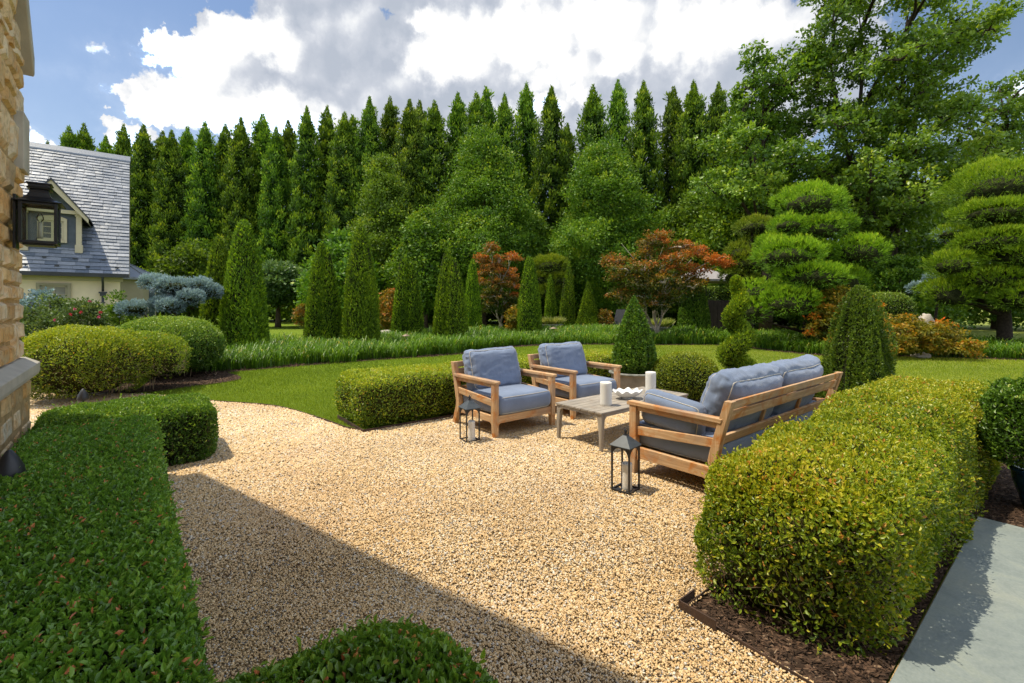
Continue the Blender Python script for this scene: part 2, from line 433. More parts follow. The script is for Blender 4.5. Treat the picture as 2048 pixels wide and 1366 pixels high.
def gravel_mat():
    m, nt = new_mat('gravel_bed')
    oc = objco(nt)
    v = nt.nodes.new('ShaderNodeTexVoronoi'); v.inputs['Scale'].default_value = 75; nt.links.new(oc, v.inputs['Vector'])
    v2 = nt.nodes.new('ShaderNodeTexVoronoi'); v2.feature = 'DISTANCE_TO_EDGE'; v2.inputs['Scale'].default_value = 75; nt.links.new(oc, v2.inputs['Vector'])
    sep = nt.nodes.new('ShaderNodeSeparateColor'); nt.links.new(v.outputs['Color'], sep.inputs[0])
    c = ramp(nt, sep.outputs[0], PEB)
    big = noise(nt, .8, 3, oc)
    c = mixc(nt, ramp(nt, big, [(.4, (0, 0, 0)), (.7, (.35, .35, .35))]), c, (.42, .27, .15))
    edge = ramp(nt, v2.outputs['Distance'], [(0, (.5, .47, .42)), (.12, (1, 1, 1))])
    c = mixc(nt, 1.0, c, edge, 'MULTIPLY')
    h = ramp(nt, v2.outputs['Distance'], [(0, (0, 0, 0)), (.25, (1, 1, 1))])
    out(nt, princ(nt, c, .7, bump(nt, h, 1.0, .012), .3)); return m
PEB = [(0, (.37, .24, .13)), (.12, (.50, .33, .165)), (.35, (.63, .42, .195)), (.6, (.74, .52, .265)), (.8, (.80, .61, .36)), (.93, (.82, .75, .62)), (1, (.34, .33, .33))]
MAT['gravel'] = gravel_mat()
def pebble_mat():
    m, nt = new_mat('pebbles')
    a = nt.nodes.new('ShaderNodeAttribute'); a.attribute_name = 'tint'
    c = ramp(nt, a.outputs['Fac'], PEB)
    big = noise(nt, .8, 3, objco(nt))
    c = mixc(nt, ramp(nt, big, [(.45, (0, 0, 0)), (.7, (.30, .30, .30))]), c, (.46, .30, .19))
    fine = noise(nt, 160, 2, objco(nt))
    c = mixc(nt, 1.0, c, ramp(nt, fine, [(.3, (.8, .8, .8)), (.7, (1.12, 1.1, 1.08))]), 'MULTIPLY')
    out(nt, princ(nt, c, .6, None, .35)); return m
MAT['pebble'] = pebble_mat()
def lawn_mat():
    m, nt = new_mat('lawn_soil_and_turf')
    oc = objco(nt)
    n1 = noise(nt, 260, 3, oc, .7); n2 = noise(nt, .45, 4, oc)
    c = ramp(nt, n1, [(.3, (.065, .11, .010)), (.5, (.15, .22, .018)), (.7, (.25, .31, .04))])
    sx = nt.nodes.new('ShaderNodeSeparateXYZ'); nt.links.new(oc, sx.inputs[0])
    dry = math_(nt, 'MULTIPLY', math_(nt, 'ADD', math_(nt, 'MULTIPLY', sx.outputs[0], .09), n2, clamp=True), 1)
    c = mixc(nt, ramp(nt, dry, [(.55, (0, 0, 0)), (1.0, (.55, .55, .55))]), c, (.25, .26, .07))
    out(nt, princ(nt, c, .9, bump(nt, n1, .8, .02), .1)); return m
MAT['lawn'] = lawn_mat()
def mulch_mat():
    m, nt = new_mat('bark_mulch')
    oc = objco(nt)
    v = nt.nodes.new('ShaderNodeTexVoronoi'); v.inputs['Scale'].default_value = 45; nt.links.new(mapping(nt, oc, (1, 2.2, 1), (0, 0, .6)), v.inputs['Vector'])
    sep = nt.nodes.new('ShaderNodeSeparateColor'); nt.links.new(v.outputs['Color'], sep.inputs[0])
    c = ramp(nt, sep.outputs[0], [(0, (.02, .012, .008)), (.5, (.055, .034, .022)), (.85, (.12, .07, .045)), (1, (.25, .17, .11))])
    out(nt, princ(nt, c, .9, bump(nt, sep.outputs[1], .9, .02), .15)); return m
MAT['mulch'] = mulch_mat()
def chip_mat():
    m, nt = new_mat('bark_chips')
    a = nt.nodes.new('ShaderNodeAttribute'); a.attribute_name = 'tint'
    c = ramp(nt, a.outputs['Fac'], [(0, (.02, .013, .009)), (.5, (.065, .038, .024)), (.85, (.14, .082, .05)), (1, (.34, .25, .17))])
    out(nt, princ(nt, c, .85, None, .2)); return m
MAT['chips'] = chip_mat()
def paver_mat():
    m, nt = new_mat('bluestone')
    oc = objco(nt)
    n1 = noise(nt, 1.6, 5, oc, .6); n2 = noise(nt, 90, 4, oc, .6)
    c = ramp(nt, n1, [(.3, (.18, .215, .215)), (.5, (.225, .26, .25)), (.62, (.265, .29, .26)), (.75, (.31, .30, .235))])
    st = noise(nt, 5, 6, oc, .7, 1.0)
    c = mixc(nt, 1.0, c, ramp(nt, st, [(.35, (.80, .82, .82)), (.5, (1, 1, 1)), (.66, (1.12, 1.09, 1.0))]), 'MULTIPLY')
    c = mixc(nt, .25, c, ramp(nt, n2, [(.3, (.12, .15, .15)), (.7, (.30, .32, .30))]))
    out(nt, princ(nt, c, .75, bump(nt, n2, .35, .003), .3)); return m
MAT['paver'] = paver_mat()
def stone_mat():
    m, nt = new_mat('golden_rubble_stone')
    a = nt.nodes.new('ShaderNodeAttribute'); a.attribute_name = 'tint'
    oc = objco(nt)
    c = ramp(nt, a.outputs['Fac'], [(0, (.44, .32, .18)), (.25, (.62, .43, .21)), (.5, (.72, .54, .30)), (.75, (.76, .62, .42)), (1, (.58, .51, .38))])
    n1 = noise(nt, 4.5, 6, oc, .65, .8)
    c = mixc(nt, ramp(nt, n1, [(.44, (0, 0, 0)), (.62, (.75, .75, .75))]), c, (.58, .30, .09))
    n2 = noise(nt, 22, 5, oc, .7)
    c = mixc(nt, 1.0, c, ramp(nt, n2, [(.3, (.55, .52, .48)), (.5, (.95, .95, .95)), (.75, (1.15, 1.12, 1.05))]), 'MULTIPLY')
    out(nt, princ(nt, c, .85, bump(nt, n2, .7, .012), .2)); return m
MAT['stone'] = stone_mat()
MAT['mortar'] = simple('sandy_mortar', (.40, .27, .13), .95, .1, nscale=20, namp=.3, bscale=60, bstr=.6, bdist=.006)
def slate_mat():
    m, nt = new_mat('roof_slate')
    a = nt.nodes.new('ShaderNodeAttribute'); a.attribute_name = 'tint'
    oc = objco(nt)
    c = ramp(nt, a.outputs['Fac'], [(0, (.10, .125, .165)), (.5, (.165, .19, .235)), (1, (.26, .28, .32))])
    n2 = noise(nt, 14, 4, oc, .6)
    c = mixc(nt, 1.0, c, ramp(nt, n2, [(.3, (.8, .8, .8)), (.7, (1.15, 1.15, 1.15))]), 'MULTIPLY')
    out(nt, princ(nt, c, .42, bump(nt, n2, .3, .01), .6)); return m
MAT['slate'] = slate_mat()

# ================================================================= world: sky with cumulus
SUN_EL = R(67.4); SUN_AZ = math.atan2(-1.0, 0.04)   # the sun stands to the left
sun_dir = Vector((-1.0 * math.cos(SUN_EL), 0.04 * math.cos(SUN_EL), math.sin(SUN_EL))).normalized()   # towards the sun
sl = bpy.data.lights.new('sun', 'SUN'); sl.energy = 5.0; sl.angle = R(0.55); sl.color = (1.0, .905, .71)
so = bpy.data.objects.new('sun', sl); COL.objects.link(so)
so.rotation_euler = (-sun_dir).to_track_quat('-Z', 'Y').to_euler(); so.location = (-10, 0, 20)

world = bpy.data.worlds.new('World'); SC.world = world; world.use_nodes = True
nt = world.node_tree
for n in list(nt.nodes): nt.nodes.remove(n)
sky = nt.nodes.new('ShaderNodeTexSky'); sky.sky_type = 'NISHITA'; sky.sun_disc = False
sky.sun_elevation = SUN_EL; sky.sun_rotation = R(270); sky.air_density = 1.0; sky.dust_density = .6; sky.ozone_density = 1.6
geo = nt.nodes.new('ShaderNodeTexCoord')
sep = nt.nodes.new('ShaderNodeSeparateXYZ'); nt.links.new(geo.outputs['Generated'], sep.inputs[0])
az = math_(nt, 'ARCTAN2', sep.outputs[0], sep.outputs[1])
el = math_(nt, 'ARCSINE', sep.outputs[2])
cmb = nt.nodes.new('ShaderNodeCombineXYZ'); nt.links.new(az, cmb.inputs[0]); nt.links.new(el, cmb.inputs[1])
AE = cmb.outputs[0]
def vnd(scale, detail, dx=0, dy=0, rough=.55, z=0.0):
    r_ = noise(nt, scale, detail, mapping(nt, AE, loc=(dx, dy, z)), rough); r_.node.noise_dimensions = '2D'; return r_
wn = nt.nodes.new('ShaderNodeTexNoise'); wn.noise_dimensions = '2D'; wn.inputs['Scale'].default_value = 7; wn.inputs['Detail'].default_value = 6; wn.inputs['Roughness'].default_value = .62
nt.links.new(AE, wn.inputs['Vector'])
vm = nt.nodes.new('ShaderNodeVectorMath'); vm.operation = 'SUBTRACT'; nt.links.new(wn.outputs['Color'], vm.inputs[0]); vm.inputs[1].default_value = (.5, .5, .5)
vs = nt.nodes.new('ShaderNodeVectorMath'); vs.operation = 'SCALE'; nt.links.new(vm.outputs[0], vs.inputs[0]); vs.inputs['Scale'].default_value = .16
va = nt.nodes.new('ShaderNodeVectorMath'); va.operation = 'ADD'; nt.links.new(AE, va.inputs[0]); nt.links.new(vs.outputs[0], va.inputs[1])
WAE = va.outputs[0]
def ae(px, py):
    t = (px - 1024) / FPX; a = math.atan(t); e = math.atan((HZ - py) / FPX * math.cos(a)); return a, e
def blobs(lst):
    acc = None
    for px, py, rx, ry in lst:
        a, e = ae(px, py); a2, _ = ae(px + rx, py); _, e2 = ae(px, py - ry)
        ra = max(abs(a2 - a), .02); re = max(abs(e2 - e), .02)
        s = nt.nodes.new('ShaderNodeVectorMath'); s.operation = 'SUBTRACT'; nt.links.new(WAE, s.inputs[0]); s.inputs[1].default_value = (a, e, 0)
        m = nt.nodes.new('ShaderNodeVectorMath'); m.operation = 'MULTIPLY'; nt.links.new(s.outputs[0], m.inputs[0]); m.inputs[1].default_value = (1 / ra, 1 / re, 0)
        l = nt.nodes.new('ShaderNodeVectorMath'); l.operation = 'LENGTH'; nt.links.new(m.outputs[0], l.inputs[0])
        d = math_(nt, 'SUBTRACT', 1.0, l.outputs['Value'])
        if acc is None: acc = d
        else: acc = math_(nt, 'SMOOTH_MAX', acc, d, .12)
    return acc
CLOUD = [(365, 95, 72, 55), (405, 170, 75, 60), (480, 85, 80, 60), (560, 50, 60, 45), (345, 225, 78, 50), (470, 210, 150, 90), (300, 210, 42, 32),
         (640, 110, 170, 150), (620, 260, 240, 80), (850, 150, 200, 150), (1060, 100, 260, 150), (1300, 80, 280, 170), (1100, 250, 420, 110), (1540, 60, 170, 120),
         (1480, 200, 250, 120), (1680, 120, 110, 80), (70, 290, 60, 26), (230, 262, 55, 26), (2040, 145, 50, 28), (700, -60, 300, 80), (1400, -60, 420, 100), (545, 4, 45, 14)]
WHITE = [(365, 95, 85, 75), (400, 180, 90, 75), (480, 70, 60, 50), (545, 95, 60, 55), (340, 230, 95, 65), (450, 245, 110, 60), (590, 255, 90, 60), (650, 290, 70, 35),
         (900, 130, 80, 55), (960, 70, 90, 60), (1050, 60, 90, 60), (1110, 120, 80, 55), (1200, 40, 90, 70), (1250, 110, 50, 45), (1400, 60, 120, 70), (1530, 50, 90, 60), (1060, 200, 45, 25), (70, 290, 55, 28), (230, 262, 55, 28), (2040, 145, 50, 28), (850, 25, 30, 20), (1150, 180, 30, 20)]
def detail(dx, dy):
    """billowy height field: three sizes of rounded cells plus fine noise, sampled at an offset"""
    acc = None
    for sc, amp in ((7, .62), (17, .32), (40, .06)):
        v = nt.nodes.new('ShaderNodeTexVoronoi'); v.voronoi_dimensions = '2D'; v.feature = 'SMOOTH_F1'; v.inputs['Scale'].default_value = sc; v.inputs['Smoothness'].default_value = .35
        nt.links.new(mapping(nt, WAE2, loc=(dx + .37 * sc, dy, 0)), v.inputs['Vector'])
        t = math_(nt, 'MULTIPLY', math_(nt, 'SUBTRACT', .55, v.outputs['Distance']), amp)
        acc = t if acc is None else math_(nt, 'ADD', acc, t)
    return math_(nt, 'ADD', acc, math_(nt, 'MULTIPLY', math_(nt, 'SUBTRACT', vnd(14, 6, dx, dy, .56), .5), .7))
vs2 = nt.nodes.new('ShaderNodeVectorMath'); vs2.operation = 'SCALE'; nt.links.new(vm.outputs[0], vs2.inputs[0]); vs2.inputs['Scale'].default_value = .06
va2 = nt.nodes.new('ShaderNodeVectorMath'); va2.operation = 'ADD'; nt.links.new(AE, va2.inputs[0]); nt.links.new(vs2.outputs[0], va2.inputs[1]); WAE2 = va2.outputs[0]
dC = blobs(CLOUD); dW = blobs(WHITE)
h0 = detail(0, 0); h1 = detail(.016, -.020)
dens = math_(nt, 'ADD', dC, math_(nt, 'MULTIPLY', h0, .80))
nb = vnd(2.2, 6, 3, 5)
gen = math_(nt, 'MULTIPLY', math_(nt, 'SUBTRACT', nb, .42), 3.0)
front = math_(nt, 'GREATER_THAN', math_(nt, 'ABSOLUTE', az), 1.0)  # true outside the view, over the unseen sky
dens = math_(nt, 'MAXIMUM', dens, math_(nt, 'ADD', gen, math_(nt, 'MULTIPLY', math_(nt, 'SUBTRACT', front, 1), 3)))
mr = nt.nodes.new('ShaderNodeMapRange'); mr.interpolation_type = 'SMOOTHSTEP'; nt.links.new(dens, mr.inputs[0]); mr.inputs[1].default_value = 0.0; mr.inputs[2].default_value = .16
alpha = mr.outputs[0]
veil = nt.nodes.new('ShaderNodeMapRange'); nt.links.new(el, veil.inputs[0]); veil.inputs[1].default_value = .50; veil.inputs[2].default_value = .08; veil.inputs[3].default_value = .0; veil.inputs[4].default_value = .35
alpha = math_(nt, 'MAXIMUM', alpha, veil.outputs[0])
# sunlit relief: compare the billow height with the height a little towards the light
rel = math_(nt, 'MULTIPLY', math_(nt, 'SUBTRACT', h0, h1), 1.15)
wmix = math_(nt, 'ADD', math_(nt, 'ADD', math_(nt, 'MULTIPLY', math_(nt, 'MAXIMUM', dW, -.55), .85), math_(nt, 'MULTIPLY', h0, .30)), rel)
far = math_(nt, 'MAXIMUM', front, math_(nt, 'GREATER_THAN', el, .72))
wmix = math_(nt, 'MAXIMUM', wmix, math_(nt, 'ADD', math_(nt, 'MULTIPLY', math_(nt, 'SUBTRACT', far, 1), 9), math_(nt, 'MULTIPLY', nb, .40)))  # unseen clouds behind and overhead, added bright to lift the ambient light
mr2 = nt.nodes.new('ShaderNodeMapRange'); mr2.interpolation_type = 'LINEAR'; nt.links.new(wmix, mr2.inputs[0]); mr2.inputs[1].default_value = -.62; mr2.inputs[2].default_value = .42
ccol = ramp(nt, mr2.outputs[0], [(0, (.50, .55, .64)), (.3, (.61, .65, .73)), (.48, (.75, .78, .84)), (.60, (.89, .91, .94)), (.72, (1.0, 1.0, 1.0)), (1, (1.52, 1.9, 2.5))])
bg1 = nt.nodes.new('ShaderNodeBackground'); nt.links.new(sky.outputs[0], bg1.inputs[0]); bg1.inputs[1].default_value = .15
bg2 = nt.nodes.new('ShaderNodeBackground'); nt.links.new(ccol, bg2.inputs[0]); bg2.inputs[1].default_value = 1.0
# haze near the skyline
hz = nt.nodes.new('ShaderNodeMapRange'); nt.links.new(el, hz.inputs[0]); hz.inputs[1].default_value = 0; hz.inputs[2].default_value = .03
mxw = nt.nodes.new('ShaderNodeMixShader'); nt.links.new(alpha, mxw.inputs[0]); nt.links.new(bg1.outputs[0], mxw.inputs[1]); nt.links.new(bg2.outputs[0], mxw.inputs[2])
wo = nt.nodes.new('ShaderNodeOutputWorld'); nt.links.new(mxw.outputs[0], wo.inputs[0])
world.cycles.sampling_method = 'MANUAL'; world.cycles.sample_map_resolution = 512
# ================================================================= the setting
def poly_sheet(name, pts, z, mat, kind='structure', sub=None):
    g = Geo()
    g.add([(p[0], p[1], z) for p in pts], [tuple(range(len(pts)))])
    o = g.build(name, mat)
    return tag(o, kind=kind)
def smooth_curve(pts, n=8):
    P = [Vector((p[0], p[1], 0)) for p in pts]; out_ = []
    for i in range(len(P) - 1):
        p0 = P[max(i - 1, 0)]; p1 = P[i]; p2 = P[i + 1]; p3 = P[min(i + 2, len(P) - 1)]
        for k in range(n):
            t = k / n
            q = 0.5 * ((2 * p1) + (p2 - p0) * t + (2 * p0 - 5 * p1 + 4 * p2 - p3) * t * t + (3 * p1 - p0 - 3 * p2 + p3) * t ** 3)
            out_.append((q.x, q.y))
    out_.append((P[-1].x, P[-1].y)); return out_
def in_poly(X, Y, poly):
    inside = np.zeros(len(X), bool); n = len(poly); j = n - 1
    for i in range(n):
        xi, yi = poly[i][:2]; xj, yj = poly[j][:2]
        c = ((yi > Y) != (yj > Y)) & (X < (xj - xi) * (Y - yi) / (yj - yi + 1e-12) + xi)
        inside ^= c; j = i
    return inside

g = Geo()
g.add([(-600, -60, 0), (600, -60, 0), (600, 900, 0), (-600, 900, 0)], [(0, 1, 2, 3)])
tag(g.build('lawn', MAT['lawn']), kind='structure')

lawn_edge = smooth_curve([(-14, 8.6), (-9.5, 7.9), (-7.6, 7.55), (-6.2, 7.5), (-5.2, 7.25), (-4.37, 6.9), (-3.32, 6.57), (-2.40, 5.86), (-1.85, 5.35)])
gravel_poly = lawn_edge + [uv(2.1, 5.12)[:2], uv(6.5, 5.12)[:2], uv(6.5, 1.15)[:2], uv(2.0, 1.19)[:2], uv(2.0, .60)[:2], uv(1.7, -2.5)[:2], (-14, -4)]
poly_sheet('gravel_path', gravel_poly, .009, MAT['gravel'])
bed_e = [uv(2.0, 1.19), uv(7.0, 1.19), uv(7.0, -.9), uv(4.42, -.9), uv(4.42, .49), uv(2.0, .49)]
poly_sheet('mulch_bed_by_walk', bed_e, .015, MAT['mulch'])
bed_u = [uv(6.05, 5.1), uv(7.6, 5.1), uv(8.2, 1.2), uv(6.05, 1.2)]
poly_sheet('mulch_bed_behind_seats', bed_u, .019, MAT['mulch'])
bed_f = smooth_curve([(-11, 7.75), (-9, 7.75), (-7.6, 7.6), (-6.1, 7.55), (-5.6, 8.2), (-5.2, 8.9), (-5.7, 9.6), (-7.0, 10.4), (-9.5, 10.5)], 4)
poly_sheet('mulch_bed_by_house', bed_f, .014, MAT['mulch'])
bed_b = [uv(-.64, 6.0), uv(.56, 6.0), uv(.56, 5.06), uv(.10, 5.04), uv(.10, .8), uv(-.64, .8)]
poly_sheet('mulch_bed_at_wall', bed_b, .014, MAT['mulch'])

# curved bed of strap-leaved plants: front and back edge
band_front = smooth_curve([ray(300, 9.4)[:2], ray(430, 9.7)[:2], ray(500, 10.2)[:2], ray(734, 11.9)[:2], ray(910, 13.3)[:2], ray(1000, 15.1)[:2], ray(1062, 16)[:2], ray(1174, 16.6)[:2], ray(1311, 16.4)[:2], ray(1448, 16.3)[:2], ray(1530, 14.6)[:2], ray(1655, 13.0)[:2], ray(1797, 12.9)[:2], ray(1930, 12.4)[:2], ray(2046, 12.0)[:2], (15.5, 11.0), (19, 9.5)], 5)
band_back = smooth_curve([ray(300, 14.0)[:2], ray(430, 14.5)[:2], ray(560, 15.6)[:2], ray(734, 17.0)[:2], ray(900, 19.0)[:2], ray(1040, 21.5)[:2], ray(1200, 22)[:2], ray(1350, 21.0)[:2], ray(1500, 18.6)[:2], ray(1650, 17)[:2], ray(1850, 15.6)[:2], ray(2046, 14.6)[:2], (19, 13.5)], 5)
band_poly = band_front + band_back[::-1]
poly_sheet('mulch_bed_of_daylilies', band_poly, .006, MAT['mulch'])

# bluestone walk: slabs with open joints on a sandy bed
g = Geo()
def slab(u0, u1, v0, v1, tint=.5):
    e = .005
    P = []
    g.box(((u0 + u1) / 2, (v0 + v1) / 2, .012), (u1 - u0 - 2 * e, v1 - v0 - 2 * e, .05), 0, None, tint)
for (u0, u1) in ((-1.2, .6), (.6, 2.02), (2.02, 4.38)):
    slab(u0, u1, -.26, .48); slab(u0, u1, -1.25, -.26)
o = g.build('paved_walk', MAT['paver'], rotz=YAW, bevel=.003); tag(o, kind='structure')
poly_sheet('walk_bedding', [uv(-1.25, -1.3), uv(4.40, -1.3), uv(4.40, .485), uv(-1.25, .485)], .012, MAT['mortar'])

# ----------------------------------------------------------------- pebbles
def pebbles():
    t = (1 + 5 ** .5) / 2
    I = nrm(np.array([(-1, t, 0), (1, t, 0), (-1, -t, 0), (1, -t, 0), (0, -1, t), (0, 1, t), (0, -1, -t), (0, 1, -t), (t, 0, -1), (t, 0, 1), (-t, 0, -1), (-t, 0, 1)], float))
    Fi = np.array([(0, 11, 5), (0, 5, 1), (0, 1, 7), (0, 7, 10), (0, 10, 11), (1, 5, 9), (5, 11, 4), (11, 10, 2), (10, 7, 6), (7, 1, 8), (3, 9, 4), (3, 4, 2), (3, 2, 6), (3, 6, 8), (3, 8, 9), (4, 9, 5), (2, 4, 11), (6, 2, 10), (8, 6, 7), (9, 8, 1)])
    rng = np.random.default_rng(5)
    O6 = np.array([(1, 0, 0), (-1, 0, 0), (0, 1, 0), (0, -1, 0), (0, 0, 1), (.1, .1, -1)], float)
    F6 = np.array([(0, 2, 4), (2, 1, 4), (1, 3, 4), (3, 0, 4)])
    g = Geo(); total = 0
    for (z0, z1, dens, size, proto, fa) in ((1.2, 2.4, 19000, .0050, I, Fi), (2.4, 3.8, 14000, .0056, I, Fi), (3.8, 5.6, 9500, .0070, O6, F6), (5.6, 7.6, 6500, .0086, O6, F6)):
        xm = 1.16 * z1
        n = int(dens * 2 * xm * (z1 - z0))
        y = rng.uniform(z0, z1, n) + rng.normal(0, .22, n) * (.5 if z0 < 2 else 1); x = rng.uniform(-xm, xm, n)
        k = (np.abs(x) < 1.14 * y + .1)
        x = x[k]; y = y[k]
        k = in_poly(x, y, gravel_poly); x = x[k]; y = y[k]
        uu = x * CU + y * SU; vv = -x * SU + y * CU
        k = ~((uu < .05) & (vv < 4.9)) & ~((vv < 1.2) & (uu < .6)) & ~((uu < .5) & (vv > 5.1) & (vv < 5.85)) & ~((uu > 2.1) & (vv < 1.15))
        x = x[k]; y = y[k]; n = len(x); nv = len(proto)
        # raked ruts and scuffs: the surface swells and the grain size drifts
        P0 = np.stack([x, y, 0 * x], 1)
        drift = vnoise(P0, .9, 31)
        sc = size * (1 + .18 * drift)[:, None] * np.stack([rng.uniform(.75, 1.45, n), rng.uniform(.65, 1.1, n), rng.uniform(.5, .85, n)], 1) * rng.choice([.65, .9, 1, 1.2, 1.75], n, p=[.25, .25, .25, .22, .03])[:, None]
        V = proto[None] * (1 + rng.uniform(-.16, .16, (n, nv, 1))) * sc[:, None, :]
        a = rng.uniform(0, 2 * PI, n); ca, sa = np.cos(a), np.sin(a); tl = rng.normal(0, .35, n)
        X = V[:, :, 0] * ca[:, None] - V[:, :, 1] * sa[:, None]; Y = V[:, :, 0] * sa[:, None] + V[:, :, 1] * ca[:, None]
        Zc = V[:, :, 2] + X * tl[:, None]
        und = .009 * vnoise(P0, 1.3, 3) + .004 * vnoise(P0, 4.5, 6) + .019
        lay = rng.uniform(0, .0035, n)
        V = np.stack([X + x[:, None], Y + y[:, None], Zc + (und + lay)[:, None] + sc[:, 2:3] * .15], 2).reshape(-1, 3)
        F = (np.arange(n)[:, None, None] * nv + fa[None]).reshape(-1, 3)
        tint = np.clip(rng.beta(2.6, 2.2, n) + .10 * vnoise(P0, .7, 44) + .07 * vnoise(P0, 3.0, 45), 0, .94)
        tint[rng.random(n) < .05] = .96; tint[rng.random(n) < .02] = 1.0
        g.add(V, F, 0, np.repeat(tint, nv), True)
    o = g.build('gravel', MAT['pebble'])
    tag(o, 'loose golden pea gravel covering the seating court', 'gravel', kind='stuff')
pebbles()

# a few dry leaves blown onto the court
def litter():
    rng = np.random.default_rng(12); n = 130
    y = rng.uniform(1.6, 7.2, n); x = rng.uniform(-1, 1, n) * 1.1 * y; k = in_poly(x, y, gravel_poly); x = x[k]; y = y[k]; n = len(x)
    P = np.stack([x, y, np.full(n, .028)], 1); a = rng.uniform(0, 2 * PI, n)
    D = nrm(np.stack([np.cos(a), np.sin(a), rng.normal(.15, .2, n)], 1))
    V, F, m = leaf_quads(P, D, rng.uniform(.012, .028, n), .011, rng, np.tile([0., 0, 1], (n, 1)), .3, True)
    g = Geo(); g.add(V, F, 0, np.repeat(rng.uniform(.5, 1, n), m))
    tag(g.build('leaf_litter', MAT['chips']), 'scattered small dry leaves lying on the gravel', 'leaves', kind='stuff')
litter()

# ----------------------------------------------------------------- bark chips on the mulch
def chips(name, label, poly, n, size, seed, z=.012):
    rng = np.random.default_rng(seed)
    P = np.array([p[:2] for p in poly]); lo = P.min(0); hi = P.max(0)
    x = rng.uniform(lo[0], hi[0], n * 3); y = rng.uniform(lo[1], hi[1], n * 3)
    k = in_poly(x, y, poly); x = x[k][:n]; y = y[k][:n]; n = len(x)
    a = rng.uniform(0, 2 * PI, n); D = nrm(np.stack([np.cos(a), np.sin(a), rng.normal(0, .35, n)], 1))
    S = nrm(np.stack([-np.sin(a), np.cos(a), rng.normal(0, .3, n)], 1))
    L = size * rng.uniform(.5, 1.8, n)[:, None]; W = size * rng.uniform(.15, .45, n)[:, None]
    C = np.stack([x, y, z + rng.uniform(0, .02, n)], 1)
    V = np.stack([C - D * L / 2 - S * W / 2, C + D * L / 2 - S * W * .3, C + D * L / 2 + S * W * .4, C - D * L / 2 + S * W / 2], 1).reshape(-1, 3)
    F = np.arange(n)[:, None] * 4 + np.array([0, 1, 2, 3])
    g = Geo(); g.add(V, F, 0, np.repeat(rng.beta(1.6, 2.2, n), 4))
    tag(g.build(name, MAT['chips']), label, 'mulch', kind='stuff')
chips('bark_mulch', 'brown bark mulch under the hedge beside the bluestone walk', bed_e, 30000, .020, 3, .016)
chips('bark_mulch', 'brown bark mulch along the front of the strap-leaved bed', [(p[0], p[1]) for p in band_front] + [(p[0] * 1.04, p[1] * 1.04) for p in band_front[::-1]], 14000, .06, 4)
chips('bark_mulch', 'dark bark mulch under the rounded shrubs beside the cottage', bed_f, 7000, .04, 5)

# ----------------------------------------------------------------- turf blades
def turf():
    rng = np.random.default_rng(9)
    g = Geo()
    for (z0, z1, dens, h, w) in ((5.0, 7.5, 5200, .032, .0045), (7.5, 10.5, 2700, .036, .007), (10.5, 17, 1100, .042, .012)):
        n = int(dens * (z1 - z0) * 2.3 * z1)
        y = rng.uniform(z0, z1, n); x = rng.uniform(-1.15 * z1, 1.15 * z1, n)
        k = (np.abs(x) < 1.12 * y + .2) & ~in_poly(x, y, gravel_poly) & ~in_poly(x, y, band_poly) & ~in_poly(x, y, bed_f) & ~in_poly(x, y, bed_e) & ~in_poly(x, y, bed_u)
        x = x[k]; y = y[k]; n = len(x)
        a = rng.uniform(0, 2 * PI, n); lean = np.abs(rng.normal(0, .45, n))
        hh = h * rng.uniform(.5, 1.3, n)
        # a slightly longer ragged rim where the lawn meets the gravel
        V = np.stack([np.stack([x - w / 2 * np.cos(a), y - w / 2 * np.sin(a), 0 * x], 1), np.stack([x + w / 2 * np.cos(a), y + w / 2 * np.sin(a), 0 * x], 1),
                      np.stack([x + hh * lean * np.sin(a * 3), y + hh * lean * np.cos(a * 3), hh], 1)], 1).reshape(-1, 3)
        F = np.arange(n)[:, None] * 3 + np.array([0, 1, 2])
        dry = np.clip(.06 * x + .25, 0, .75) * .5
        t = np.clip(rng.beta(2, 2.4, n) * .75 + dry * rng.uniform(.3, 1, n), 0, 1)
        g.add(V, F, 0, np.repeat(t, 3))
    tag(g.build('grass', MAT['turf']), 'short mown green turf of the lawn', 'grass', kind='stuff')
turf()

